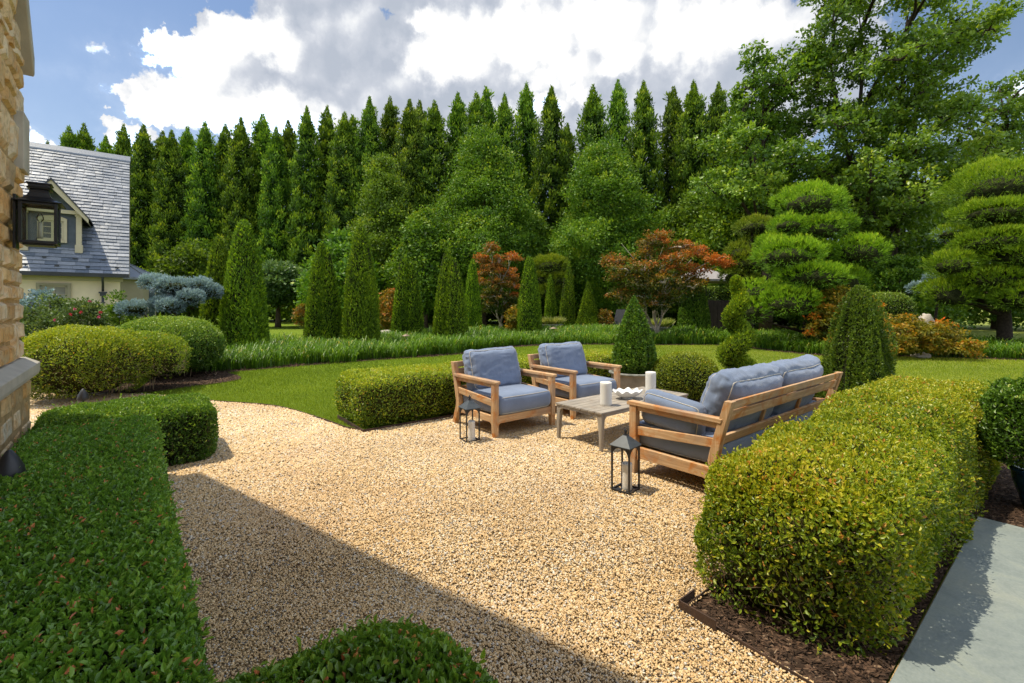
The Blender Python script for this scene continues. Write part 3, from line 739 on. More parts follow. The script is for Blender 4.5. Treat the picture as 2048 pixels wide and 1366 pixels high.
# ----------------------------------------------------------------- strap-leaved band
def daylilies():
    rng = np.random.default_rng(21)
    fr = np.array(band_front); bk = np.array(band_back)
    lo = np.minimum(fr.min(0), bk.min(0)); hi = np.maximum(fr.max(0), bk.max(0))
    n = 30000
    x = rng.uniform(lo[0], hi[0], n); y = rng.uniform(lo[1], hi[1], n)
    k = in_poly(x, y, band_poly); x = x[k]; y = y[k]
    # jittered distance from the front rim so that it waves
    d = np.min(np.hypot(x[:, None] - fr[None, :, 0], y[:, None] - fr[None, :, 1]), 1)
    wob = .30 + .18 * vnoise(np.stack([x, y, 0 * x], 1), 1.2, 4)
    k = d > wob; x = x[k]; y = y[k]; d = d[k]
    keep = (rng.random(len(x)) < 1.0); x = x[keep]; y = y[keep]; d = d[keep]
    per = 13; N = len(x) * per
    cx = np.repeat(x, per) + rng.normal(0, .05, N); cy = np.repeat(y, per) + rng.normal(0, .05, N)
    a = rng.uniform(0, 2 * PI, N); H = (.32 + .12 * np.repeat(vnoise(np.stack([x, y, 0 * x], 1), .9, 8) + .8 * rng.normal(size=len(x)) * .5, per)) * rng.uniform(.55, 1.35, N)
    spread = rng.uniform(.15, 1.0, N) * H * 1.05
    w = .0045 * rng.uniform(.7, 1.3, N) + .00022 * np.hypot(cx, cy)
    dirx = np.cos(a); diry = np.sin(a)
    rows = []
    for t, zz, ww in ((0, 0, .8), (.4, .62, 1.0), (.75, .98, .8), (1.0, .92, .15)):
        cxk = cx + dirx * spread * t ** 1.5; cyk = cy + diry * spread * t ** 1.5; zk = H * (zz - .18 * (t > .9) * spread / H)
        rows.append(np.stack([cxk - diry * w * ww, cyk + dirx * w * ww, zk], 1)); rows.append(np.stack([cxk + diry * w * ww, cyk - dirx * w * ww, zk], 1))
    V = np.stack(rows, 1).reshape(-1, 3)
    b = np.arange(N)[:, None] * 8
    F = np.concatenate([b + np.array([0, 1, 3, 2]), b + np.array([2, 3, 5, 4]), b + np.array([4, 5, 7, 6])])
    t = np.clip(rng.beta(2.2, 2.6, N) + .12 * np.repeat(vnoise(np.stack([x, y, 0 * x], 1), .8, 2), per), 0, .9)
    t[rng.random(N) < .02] = 1
    tt = np.stack([t * .45, t * .45, t * .9, t * .9, t, t, t, t], 1).ravel()
    g = Geo(); g.add(V, F, 0, tt)
    tag(g.build('daylily_bed', MAT['lily']), 'wide curving band of bright green strap-leaved daylilies', 'ground cover', kind='stuff')
daylilies()

# ----------------------------------------------------------------- metal bed edging
def edging(label, pts, h=.055, t=.006, z0=0.0):
    g = Geo()
    for a, b in zip(pts[:-1], pts[1:]):
        a = np.array(a[:2]); b = np.array(b[:2]); d = b - a; L = np.linalg.norm(d); ang = math.atan2(d[1], d[0])
        M = np.array([[math.cos(ang), -math.sin(ang), 0], [math.sin(ang), math.cos(ang), 0], [0, 0, 1]])
        g.box(((a[0] + b[0]) / 2, (a[1] + b[1]) / 2, z0 + h / 2), (L + .0, t, h), 0, M)
    tag(g.build('metal_edging', MAT['rust_edge']), label, 'edging')
edging('rusty strip edging around the mulch corner of the right hedge', [uv(7.0, 1.2), uv(4.4, 1.2), uv(2.0, 1.2), uv(1.99, .95), uv(1.97, .62), uv(1.93, .2), uv(1.85, -.4)], .036, .005)
edging('dark strip edging at the foot of the middle hedge', [uv(2.02, 6.0), uv(2.0, 5.1), uv(4.4, 5.09), uv(6.3, 5.11), uv(6.25, 4.9)], .05)
edging('rusty strip edging along the curve of the lawn', [p for p in lawn_edge if -4.6 < p[0] < -1.9][::2] + [uv(2.02, 5.12)[:2]], .035)

edging('bent dark corner piece of edging standing proud by the right hedge', [uv(2.12, 1.212), uv(1.985, 1.212), uv(1.978, 1.03)], .068, .006)
# ================================================================= furniture
def cushion(name, w, d, h, crown, parent, loc, tilt=0.0, rotz=0.0, wr=.006, seed=1, r=None, taper=0.0, rotx=None, piping=True, nres=22, slump=0.0):
    """soft box cushion: w (x) by d (y) by h (z, thickness), seams piped top and bottom"""
    rng = np.random.default_rng(seed)
    hx, hy, hz = w / 2, d / 2, h / 2
    r = r or min(hz * .75, .06)
    def shape(Q):
        P = Q * np.array([hx, hy, hz])
        inner = np.array([hx - r, hy - r, hz - r])
        C = np.clip(P, -inner, inner); D = P - C
        ln = np.maximum(np.linalg.norm(D, axis=1), 1e-9)
        m = np.max(np.abs(D), axis=1)
        P2 = C + D * (m / ln)[:, None]
        qx, qy = Q[:, 0], Q[:, 1]
        bulge = crown * (1 - qx ** 4) * (1 - qy ** 4) * (1 - .0 * qx)
        P2[:, 2] += bulge * Q[:, 2]
        # sides belly out a little, seams pull in
        side = (1 - Q[:, 2] ** 2)
        P2[:, 0] += np.sign(qx) * np.abs(qx) ** 6 * side * r * .30
        P2[:, 1] += np.sign(qy) * np.abs(qy) ** 6 * side * r * .30
        P2[:, 0] *= 1 - .02 * (np.abs(qy) ** 2) ; P2[:, 1] *= 1 - .02 * (np.abs(qx) ** 2)
        if taper: P2[:, 2] *= 1 + taper * qy
        if slump: P2[:, 2] += slump * np.abs(qx) ** 3 * 0 ; P2[:, 1] += -slump * (1 - qx ** 2) * (qy > .5) * (qy - .5) * 2 + slump * .5 * vnoise(np.stack([qx * 2, qy, qy * 0], 1), 1.2, seed) * (qy > 0) * qy
        # wrinkles: stretched noise
        N = nrm(D + Q * 1e-4)
        wv = -np.abs(vnoise(P2 * np.array([1, 2.4, 2.4]), 9, seed)) * .9 - np.abs(vnoise(P2 * np.array([2.5, 1, 1]), 17, seed + 3)) * .5 + .35
        wv = wv * (.45 + .9 * np.clip(np.maximum(np.abs(qx), np.abs(qy)) ** 3, 0, 1))
        fade = np.clip(1.3 - np.abs(Q[:, 2]) * .6, 0, 1)
        P2 = P2 + N * (wv * wr * fade)[:, None]
        return P2
    n = nres; s = np.linspace(-1, 1, n + 1); s = np.sign(s) * np.abs(s) ** .8
    m = max(6, n // 3); sz = np.linspace(-1, 1, m + 1)
    g = Geo()
    def face(axis, sign):
        A, B = (s, s) if axis == 2 else (s, sz)
        aa, bb = np.meshgrid(A, B, indexing='ij'); aa = aa.ravel(); bb = bb.ravel(); cc = np.full(len(aa), float(sign))
        Q = np.stack([aa, bb, cc], 1) if axis == 2 else (np.stack([cc, aa, bb], 1) if axis == 0 else np.stack([aa, cc, bb], 1))
        nb = len(B); na = len(A)
        F = []
        for i in range(na - 1):
            for j in range(nb - 1):
                q = (i * nb + j, (i + 1) * nb + j, (i + 1) * nb + j + 1, i * nb + j + 1)
                flip = (sign < 0) != (axis == 1)
                F.append(q[::-1] if flip else q)
        g.add(shape(Q), F, 0, .5, True)
    for ax in (0, 1, 2):
        for sg in (-1, 1): face(ax, sg)
    o = g.build(name, MAT['fabric'], parent, loc)
    import bmesh
    bm = bmesh.new(); bm.from_mesh(o.data); bmesh.ops.remove_doubles(bm, verts=bm.verts[:], dist=.0006); bm.to_mesh(o.data); bm.free()
    o.rotation_euler = (tilt, 0, rotz)
    if piping:
        gp = Geo()
        for zz in (-1, 1):
            per = []
            k = 22
            for (x0, y0, x1, y1) in ((-1, -1, 1, -1), (1, -1, 1, 1), (1, 1, -1, 1), (-1, 1, -1, -1)):
                for i in range(k):
                    t = i / k; per.append((x0 + (x1 - x0) * t, y0 + (y1 - y0) * t, zz))
            per.append(per[0])
            P = shape(np.array(per, float) * np.array([1, 1, .92 if h > .1 else 1]))
            # round off the corners of the run
            Pm = P.copy()
            for _ in range(2):
                Pm[1:-1] = (Pm[:-2] + Pm[1:-1] * 2 + Pm[2:]) / 4; Pm[0] = Pm[-1] = (Pm[1] + Pm[-2]) / 2
            Pm[:, :2] *= 1.004
            gp.tube(Pm, .0042, 6, cap=False)
        gp.build('piping', MAT['piping'], o)
    return o

def seat_frame(t, W, arm_z=.625, back_z=.755, M=None, back_rows=((.755, .690), (.675, .600)), bench=False):
    """deep teak club frame, front towards -y; depth -.43 .. +.43, W outer width"""
    M = M or MAT['teak']
    hx = W / 2; lw = .060
    TX, TY, TZ = 0.0, 1.0, .5
    for s in (-1, 1):
        x0 = s * hx; x1 = s * (hx - lw); xa, xb = min(x0, x1), max(x0, x1)
        # front leg: tapering below the apron
        g = Geo(); g.prism([(-.425, 0), (-.385, 0), (-.372, .12), (-.365, .20), (-.365, arm_z - .03), (-.432, arm_z - .03), (-.432, .2)], 'x', xa, xb, 0, TZ)
        g.build('leg', M, t, bevel=.005)
        # rear leg and back post in one sweep: kicks back to the ground, leans back above
        g = Geo()
        g.prism([(.375, 0), (.43, 0), (.345, .235), (.335, .30), (.375, .48), (.455, back_z), (.395, back_z), (.305, .46), (.268, .30), (.275, .225)], 'x', xa, xb, 0, TZ)
        g.build('leg', M, t, bevel=.005)
        # arm
        g = Geo(); g.prism([(-.455, arm_z - .034), (.372, arm_z - .040), (.385, arm_z - .004), (-.44, arm_z), (-.456, arm_z - .008)], 'x', xa - (.006 if s < 0 else .004), xb + (.004 if s < 0 else .006), 0, TY)
        g.prism([(-.365, arm_z - .075), (.345, arm_z - .085), (.358, arm_z - .041), (-.365, arm_z - .035)], 'x', xa + .018, xb - .018, 0, TY)
        g.build('arm', M, t, bevel=.006)
        # middle side rail falling to the front
        g = Geo(); g.prism([(-.366, .345), (.30, .395), (.322, .465), (-.366, .418)], 'x', xa + .016, xb - .016, 0, TY)
        g.build('side_rail', M, t, bevel=.004)
        # lower side rail, its underside curved into the legs
        z0 = .145 if bench else .165
        prof = [(-.366, .235)] + [(-.366 + .03 * (1 - math.cos(a)), z0 + .0 - .05 * (1 - math.sin(a))) for a in []]
        prof = [(-.366, .135), (-.350, z0 - .006), (-.32, z0 + .006), (.22, z0 + .010), (.275, z0 - .004), (.272, .245), (-.366, .245)]
        g = Geo(); g.prism(prof, 'x', xa + .012, xb - .012, 0, TY)
        g.build('side_rail', M, t, bevel=.004)
    # front apron, corners rounded into the legs
    x1 = hx - lw
    prof = [(-x1, .245), (-x1, .120), (-x1 + .012, .150), (-x1 + .035, .165), (x1 - .035, .165), (x1 - .012, .150), (x1, .120), (x1, .245)]
    g = Geo(); g.prism(prof, 'y', -.418, -.380, 0, TX); g.build('apron', M, t, bevel=.004)
    # seat deck boards
    g = Geo()
    for k in range(8):
        y = -.34 + k * .085; g.box((0, y, .222), (2 * x1, .065, .018), 0, None, TX)
    g.build('seat_slats', M, t)
    # back slats
    sl = lambda z: .375 + (z - .48) * .291       # rear face of the post at height z
    for (zt, zb) in back_rows:
        yt = sl(zt) - .012; yb = sl(zb) - .012
        g = Geo(); g.prism([(yb - .026, zb), (yb, zb), (yt, zt), (yt - .026, zt)], 'x', -x1, x1, 0, TX)
        g.build('back_slat', M, t, bevel=.004)
    g = Geo(); g.prism([(.285, .40), (.318, .40), (.345, .475), (.312, .475)], 'x', -x1, x1, 0, TX); g.build('back_rail', M, t, bevel=.004)
    g = Geo(); g.box((0, .300, .205), (2 * x1, .035, .085), 0, None, TX); g.build('back_rail', M, t, bevel=.004)
    if bench:
        for xx in (-.38, .38):
            g = Geo(); g.prism([(.290, .40), (.32, .48), (.385, .70), (.36, .70), (.295, .48)], 'x', xx - .02, xx + .02, 0, TZ)
            g.build('back_stile', M, t, bevel=.003)

def armchair(u, v, dr, label, seed, group):
    t = thing('armchair', label, 'armchair', uv(u, v), YAW + dr, group)
    seat_frame(t, .90)
    cushion('seat_cushion', .765, .74, .205, .018, t, (0, -.068, .345), tilt=R(-.5), seed=seed, r=.045, wr=.004)
    cushion('back_cushion', .74, .50, .20, .035, t, (0, .205, .655), tilt=R(73), seed=seed + 5, r=.07, wr=.017, slump=.016, nres=40)
    return t
ag = 'teak armchairs with blue cushions'
armchair(3.44, 4.42, 0.0, 'teak armchair with blue-grey cushions nearer the black lantern, left of the pair', 3, ag)
armchair(4.68, 4.44, -.02, 'teak armchair with blue-grey cushions standing in front of the round planter', 19, ag)

t = thing('sofa', 'long teak sofa with blue-grey cushions seen from behind', 'sofa', uv(4.475, 2.05), YAW + PI)
seat_frame(t, 2.36, bench=True)
for k, xx in enumerate((-.56, .56)):
    cushion('seat_cushion', 1.10, .74, .20, .018, t, (xx, -.068, .34), seed=31 + k, r=.045, wr=.004)
for k, xx in enumerate((-.475, .475)):
    cushion('back_cushion', .955, .50, .23, .045, t, (xx, .19, .665), tilt=R(71), seed=41 + k, r=.085, wr=.019, slump=.016, nres=40)
for k, s in enumerate((-1, 1)):
    # side bolster laid along the arm, its top falling towards the back
    cu = cushion('side_cushion', .52, .27, .15, .02, t, (s * 1.045, -.10, .555), tilt=0, seed=51 + k, r=.06, wr=.006)
    cu.rotation_euler = (R(90), R(0), R(90)); cu.rotation_mode = 'XYZ'
    cu.rotation_euler = Matrix.Rotation(R(90), 3, 'Z').to_4x4().to_euler()
    mm = Matrix.Rotation(R(-7), 4, 'X') @ Matrix.Rotation(R(90), 4, 'Z') @ Matrix.Rotation(R(90), 4, 'X')
    cu.rotation_euler = mm.to_euler()

# ----------------------------------------------------------------- coffee table
t = thing('coffee_table', 'low weathered teak slat table between the chairs and sofa', 'table', uv(4.28, 3.28), YAW)
L, W_, H_ = 1.55, .64, .40
g = Geo(); nsl = 7; sw = (W_) / nsl
for k in range(nsl):
    g.box((0, -W_ / 2 + sw * (k + .5), H_ - .010), (L - .004, sw - .006, .020), 0, None, 0.0)
g.build('tabletop', MAT['teak_grey'], t, bevel=.003)
for sy in (-1, 1):
    x1 = L / 2 - .012
    prof = [(-x1 + .05, .318), (-x1 + .058, .340), (-x1 + .085, .352), (x1 - .085, .352), (x1 - .058, .340), (x1 - .05, .318), (x1 - .05, .379), (-x1 + .05, .379)]
    g = Geo(); y = sy * (W_ / 2 - .022); g.prism(prof, 'y', y - .011, y + .011, 0, 0.0); g.build('apron', MAT['teak_grey'], t, bevel=.002)
for sx in (-1, 1):
    y1 = W_ / 2 - .012
    prof = [(-y1 + .05, .318), (-y1 + .058, .340), (-y1 + .085, .352), (y1 - .085, .352), (y1 - .058, .340), (y1 - .05, .318), (y1 - .05, .379), (-y1 + .05, .379)]
    g = Geo(); x = sx * (L / 2 - .022); g.prism(prof, 'x', x - .011, x + .011, 0, 1.0); g.build('apron', MAT['teak_grey'], t, bevel=.002)
    for sy in (-1, 1):
        cx = sx * (L / 2 - .012); cy = sy * (W_ / 2 - .012)
        V = []; F = []
        for (z, w) in ((0, .030), (.20, .040), (.33, .050), (.379, .050)):
            V += [(cx, cy, z), (cx - sx * w, cy, z), (cx - sx * w, cy - sy * w, z), (cx, cy - sy * w, z)]
        for k in range(3):
            for j in range(4):
                a = k * 4 + j; b = k * 4 + (j + 1) % 4; F.append((a, b, b + 4, a + 4))
        F += [(3, 2, 1, 0), (12, 13, 14, 15)]
        g = Geo(); g.add(V, F, 0, .5); g.build('leg', MAT['teak_grey'], t, bevel=.003, recalc=True)

# ----------------------------------------------------------------- candles and shell on the table
def pillar(g, r, h, seed, sides=40):
    prof = [(0, 0), (r * .96, 0), (r, .006)]
    for k in range(1, 10): prof.append((r * (1 + .006 * math.sin(k * 2.1 + seed)), .006 + (h - .016) * k / 10))
    prof += [(r, h - .010), (r * .95, h - .001), (r * .86, h - .004), (r * .6, h - .014), (r * .15, h - .017), (0, h - .017)]
    g.lathe(prof, sides=sides)
def candle(label, pos, r, h, seed, group):
    t = thing('candle', label, 'candle', pos, random.uniform(0, 6), group)
    g = Geo(); pillar(g, r, h, seed); o = g.build('wax_body', MAT['wax'], t)
    g = Geo(); g.tube([(0, 0, h - .018), (.001, 0, h - .004), (.004, .001, h + .004)], .0013, 5); g.build('wick', MAT['dark_metal'], t)
cg = 'white pillar candles'
candle('white pillar candle at the near end of the coffee table', (.975, 4.87, .4005), .060, .240, 1, cg)
candle('white pillar candle at the far end of the coffee table', (1.635, 5.53, .4005), .060, .250, 2, cg)

t = thing('shell_bowl', 'white ribbed clam shell bowl between the table candles', 'bowl', (1.28, 5.20, .4005), R(8))
g = Geo(); na, nr = 120, 14; V = []; F = []
def shell_pt(a, q, off):
    rib = math.cos(10 * a) * (.75 + .25 * math.sin(2 * a))
    rx, ry = .168 * q ** .8, .115 * q ** .8
    z = .012 + .072 * q ** 2.2 + rib * .015 * q ** 2.5 + off
    k = 1 + .05 * rib * q
    return (rx * k * math.cos(a), ry * k * math.sin(a), z)
for off in (0.0, .009):
    for j in range(nr + 1):
        for i in range(na): V.append(shell_pt(2 * PI * i / na, max(j / nr, .001), off))
B = (nr + 1) * na
for j in range(nr):
    for i in range(na):
        i2 = (i + 1) % na
        F.append((j * na + i, (j + 1) * na + i, (j + 1) * na + i2, j * na + i2))
        F.append((B + j * na + i, B + j * na + i2, B + (j + 1) * na + i2, B + (j + 1) * na + i))
for i in range(na):
    i2 = (i + 1) % na; F.append((nr * na + i, B + nr * na + i, B + nr * na + i2, nr * na + i2))
g.add(V, F, 0, .5, True); g.build('bowl', MAT['shell'], t)
g = Geo(); g.lathe([(0, 0), (.055, 0), (.052, .006), (.04, .018), (0, .020)], sides=30, sy=.75); g.build('foot', MAT['shell'], t)

# ----------------------------------------------------------------- candle lanterns on the gravel
def floor_lantern(label, pos, rot, group):
    t = thing('candle_lantern', label, 'lantern', pos, rot, group)
    s = .080; pw = .0125; H = .350
    g = Geo(); g.box((0, 0, .009), (2 * s, 2 * s, .004))
    for a in (-1, 1):
        g.box((a * (s - pw / 2), 0, .012), (pw, 2 * s - 2 * pw, .022)); g.box((0, a * (s - pw / 2), .0118), (2 * s - 2 * pw, pw, .022))
    g.build('base', MAT['dark_metal'], t)
    for sx in (-1, 1):
        for sy in (-1, 1):
            g = Geo(); g.box((sx * (s - pw / 2), sy * (s - pw / 2), H / 2), (pw, pw, H)); g.build('post', MAT['dark_metal'], t, bevel=.0015)
    # arched heads between the posts
    for k in range(4):
        r_ = s - pw; n = 14
        ang = k * PI / 2
        V = []; F = []
        for off in (s - .006, s - .001):
            for i in range(n + 1):
                a = PI * i / n; x = -r_ * math.cos(a) * .985; z = H - r_ * 1.02 + r_ * .92 * math.sin(a)
                V.append((x, off, z)); V.append((x, off, H - .0005))
        m = (n + 1) * 2
        for i in range(n):
            a = i * 2; F += [(a, a + 2, a + 3, a + 1), (m + a, m + a + 1, m + a + 3, m + a + 2), (a, m + a, m + a + 2, a + 2)]
        V = np.array(V); ca, sa = math.cos(ang), math.sin(ang)
        V = np.stack([V[:, 0] * ca - V[:, 1] * sa, V[:, 0] * sa + V[:, 1] * ca, V[:, 2]], 1)
        g = Geo(); g.add(V, F); g.build('arch', MAT['dark_metal'], t)
    # pyramid roof
    g = Geo(); e = s + .010; q = .016
    V = [(-e, -e, H), (e, -e, H), (e, e, H), (-e, e, H), (-e, -e, H + .006), (e, -e, H + .006), (e, e, H + .006), (-e, e, H + .006), (-q, -q, H + .078), (q, -q, H + .078), (q, q, H + .078), (-q, q, H + .078)]
    F = [(3, 2, 1, 0)] + [(i, (i + 1) % 4, 4 + (i + 1) % 4, 4 + i) for i in range(4)] + [(4 + i, 4 + (i + 1) % 4, 8 + (i + 1) % 4, 8 + i) for i in range(4)] + [(8, 9, 10, 11)]
    g.add(V, F); rf = g.build('roof', MAT['iron_roof'], t, bevel=.001)
    g = Geo(); g.lathe([(0, H + .076), (.014, H + .078), (.014, H + .088), (.008, H + .095), (.012, H + .103), (.013, H + .112), (.006, H + .122), (.003, H + .130), (0, H + .132)], sides=16)
    g.build('finial', MAT['dark_metal'], t)
    g = Geo(); P = [(0.0 + .030 * math.sin(a) * .5, .030 * math.cos(a) - .0, H + .108 - .0 + .0 + .028 * math.sin(a)) for a in [2 * PI * k / 24 for k in range(25)]]
    g.tube(P, .0016, 6, cap=False); g.build('ring', MAT['dark_metal'], t)
    return t
lg = 'black candle lanterns on the gravel'
l1 = floor_lantern('black open lantern on gravel at the corner of the sofa', (.875, 3.615, .012), R(45 + 1), lg)
l2 = floor_lantern('black open lantern on gravel at the foot of the left armchair', (-.445, 4.925, .012), R(33), lg)
for (p, r_, h, lab) in (((.885, 3.61, .024), .038, .205, 'ivory pillar candle inside the lantern beside the sofa'), ((-.425, 4.93, .024), .037, .20, 'ivory pillar candle inside the lantern beside the left armchair')):
    candle(lab, p, r_, h, 5, cg)
# ================================================================= buildings
def boxo(name, c, size, mat, parent, bevel=0, rot=None, tint=None):
    g = Geo(); g.box(c, size, 0, rot, tint); return g.build(name, mat, parent, bevel=bevel)

# ---- stone house at the left edge, its gable wall runs along v at u = -.69
house = thing('stone_house', 'golden rubble stone house gable at the left edge', 'house', (0, 0, 0), YAW)
V_END = 5.60; EAVE = 3.47; PEAKV = .40; PEAKZ = EAVE + 1.23 * (V_END - PEAKV); UW = -.70; BACK = -9.0
g = Geo()
prof = [(V_END - .02, 0), (V_END - .02, EAVE), (PEAKV, PEAKZ), (2 * PEAKV - V_END + .02, EAVE), (2 * PEAKV - V_END + .02, 0)]
g.prism(prof, 'x', BACK, UW - .026, 1)
rng = np.random.default_rng(77)
def stones(u_face, v_hi, v_lo, z_lo, z_hi, quoin=True, wmin=.14, wmax=.50, depth=.05):
    """rubble stones laid on the wall face u = u_face between v_hi (corner) and v_lo"""
    z = z_lo; row = 0
    while z < z_hi - .04:
        h = min(rng.uniform(.14, .36), z_hi - z)
        v = v_hi + rng.uniform(-.006, .02); first = True
        while v > v_lo:
            w = rng.uniform(wmin, wmax)
            hh = h; zz = z
            if rng.random() < .4 and h > .2:
                parts_ = ((zz, h * .5), (zz + h * .5, h * .5))
            else: parts_ = ((zz, hh),)
            for (z0, h0) in parts_:
                n = 6
                s = np.linspace(0, 1, n + 1)
                A, B = np.meshgrid(s, s, indexing='ij'); A = A.ravel(); B = B.ravel()
                joint = .007
                jit = rng.uniform(-.012, .012, 4)
                vv = v - joint - A * (w - 2 * joint) + (jit[0] * (1 - B) + jit[1] * B) * (A < .5 if not first else False)
                zz_ = z0 + joint + B * (h0 - 2 * joint) + (jit[2] * (1 - A) + jit[3] * A) * .8
                edge = np.minimum(np.minimum(A, 1 - A), np.minimum(B, 1 - B))
                P = np.stack([vv, zz_, 0 * vv], 1)
                uu = u_face - .018 + np.clip(edge * 11, 0, 1) ** .7 * (.016 + rng.uniform(0, .010)) + .009 * fbm(P, 11, int(rng.integers(1e6)))
                uu[(A < .01) | (A > .99) | (B < .01) | (B > .99)] = u_face - .030
                V = np.stack([uu, vv, zz_], 1)
                F = [(i * (n + 1) + j, (i + 1) * (n + 1) + j, (i + 1) * (n + 1) + j + 1, i * (n + 1) + j + 1) for i in range(n) for j in range(n)]
                F = [f[::-1] for f in F]
                g.add(V, F, 0, float(rng.random()), False)
            v -= w; first = False
        z += h; row += 1
stones(UW, V_END, 3.6, 1.00, EAVE)
stones(UW + .035, V_END + .02, 3.6, 0.0, .86)
# stones of the gable above the eave, cut along the rake
zz = EAVE
while zz < 6.2:
    vtop = V_END - (zz - EAVE) / 1.23
    h = .2; 
    z_hi = zz + h
    stones(UW, vtop - .10, 3.0, zz, z_hi); zz = z_hi
g.build('wall', [MAT['stone'], MAT['mortar']], house)
g = Geo(); g.box(((UW + .03 - 4.2), (V_END + 2 * PEAKV - V_END + 0) / 2, .43), (8.4 - .0, 2 * (V_END - PEAKV) + .02, .86)); g.build('plinth', MAT['mortar'], house)
# a few smooth quoin blocks
for (z0, z1, w) in ((2.52, 2.98, .26),):
    boxo('quoin', (UW - .018, V_END - w / 2 - .005, (z0 + z1) / 2), (.10, w, z1 - z0), MAT['limestone'], house, .008)
# sloped limestone water table
g = Geo()
g.prism([(UW - .10, .86), (UW + .080, .86), (UW + .088, .89), (UW + .088, .955), (UW + .078, .962), (UW - .0, 1.005), (UW - .10, 1.005)], 'y', 3.2, V_END + .06)
g.build('sill', MAT['limestone'], house, bevel=.004)
# raking coping with kneeler
g = Geo(); k = 1.23; n_ = math.hypot(1, k)
def rk(v, dz): return (v, EAVE + (V_END - v) * k + dz)
pts = [rk(V_END + .06, -.02), rk(V_END + .06, .14), rk(PEAKV, .16), rk(PEAKV, -.08)]
g.prism([pts[0], pts[3], pts[2], pts[1]], 'x', UW - .30, UW + .055)
pts2 = [(2 * PEAKV - a, b) for a, b in pts]
g.prism([pts2[0], pts2[1], pts2[2], pts2[3]], 'x', UW - .30, UW + .055)
g.build('coping', MAT['limestone'], house, bevel=.01, recalc=True)
g = Geo()
g.prism([(V_END + .05, EAVE - .02), (V_END + .05, EAVE + .06), (PEAKV, PEAKZ + .08), (2 * PEAKV - V_END - .05, EAVE + .06), (2 * PEAKV - V_END - .05, EAVE - .02), (PEAKV, PEAKZ - .0)], 'x', BACK - .1, UW - .31)
g.build('roof', MAT['slate'], house)

# ---- wall lantern
wl = thing('wall_lantern', 'black metal wall lantern with clear glass on the stone wall', 'wall lantern', uv(-.545, 5.03, 1.90), YAW)
s = .105; H = .285
g = Geo()
g.box((-.128, 0, .16), (.018, .13, .40)); g.box((-.108, 0, .27), (.03, .03, .02)); g.build('back_plate', MAT['lamp_black'], wl, bevel=.003)
g = Geo(); g.box((0, 0, .012), (2 * s, 2 * s, .022)); g.box((0, 0, -.006), (2 * s - .04, 2 * s - .04, .012)); g.build('base', MAT['lamp_black'], wl, bevel=.003)
g = Geo()
for sx in (-1, 1):
    for sy in (-1, 1): g.box((sx * (s - .010), sy * (s - .010), .024 + H / 2), (.020, .020, H))
for a in (-1, 1):
    g.box((a * (s - .010), 0, .024 + H - .010), (.018, 2 * s - .042, .020)); g.box((0, a * (s - .010), .024 + H - .010), (2 * s - .042, .018, .020))
g.build('frame', MAT['lamp_black'], wl, bevel=.002)
for a in (-1, 1):
    boxo('glass_pane', (a * (s - .008), 0, .024 + (H - .02) / 2), (.002, 2 * s - .042, H - .022), MAT['glass'], wl)
    boxo('glass_pane', (0, a * (s - .008), .024 + (H - .02) / 2), (2 * s - .042, .002, H - .022), MAT['glass'], wl)
g = Geo(); V = []; F = []
lv = [(s + .028, 0), (s + .026, .006), (s - .012, .022), (s - .036, .045), (s - .050, .075), (s - .056, .105), (s - .040, .107), (s - .038, .118), (s - .046, .122), (s - .046, .140), (s - .036, .143), (s - .036, .152), (s - .060, .158)]
for r_, z in lv: V += [(-r_, -r_, z), (r_, -r_, z), (r_, r_, z), (-r_, r_, z)]
for j in range(len(lv) - 1):
    for i in range(4): F.append((j * 4 + i, j * 4 + (i + 1) % 4, j * 4 + 4 + (i + 1) % 4, j * 4 + 4 + i))
F += [(3, 2, 1, 0), tuple((len(lv) - 1) * 4 + i for i in range(4))]
g.add(np.array(V) + np.array([0, 0, .024 + H]), F); g.build('roof', MAT['iron_roof'] if False else MAT['lamp_black'], wl)
g = Geo(); g.lathe([(0, .05), (.014, .05), (.013, .17), (0, .17)], sides=16); g.build('candle_tube', MAT['wax'], wl)
g = Geo(); g.tube([(0, 0, .024), (-.02, 0, .035), (-.022, .0, .05), (0, 0, .052)], .004, 6); g.build('bracket', MAT['lamp_black'], wl)
g = Geo(); g.lathe([(.006, .17), (.020, .19), (.022, .205), (.014, .228), (.004, .245), (0, .247)], sides=16); g.build('bulb', MAT['glass'], wl)

# ---- cottage with slate roof
cot = thing('cottage', 'cream cottage with grey slate roof and dormer behind the shrubs', 'house', (0, 0, 0), YAW)
EV, EZ, RV, RZ, UG, UL = 23.2, 2.62, 27.8, 8.12, -.10, -15.0
k = (RZ - EZ) / (RV - EV)
g = Geo()
g.prism([(EV + .35, 0), (EV + .35, EZ + .1), (RV, RZ - .35), (2 * RV - EV - .35, EZ + .1), (2 * RV - EV - .35, 0)], 'x', UL + .3, UG - .27)
g.build('wall', MAT['stucco'], cot)
g = Geo(); g.box(((UL + UG) / 2, EV + .33, 2.42), (abs(UL - UG) - .35, .08, .22)); g.box(((UL + UG) / 2, EV + .31, .18), (abs(UL - UG) - .3, .10, .36)); g.build('fascia_trim', MAT['trim_light'], cot)
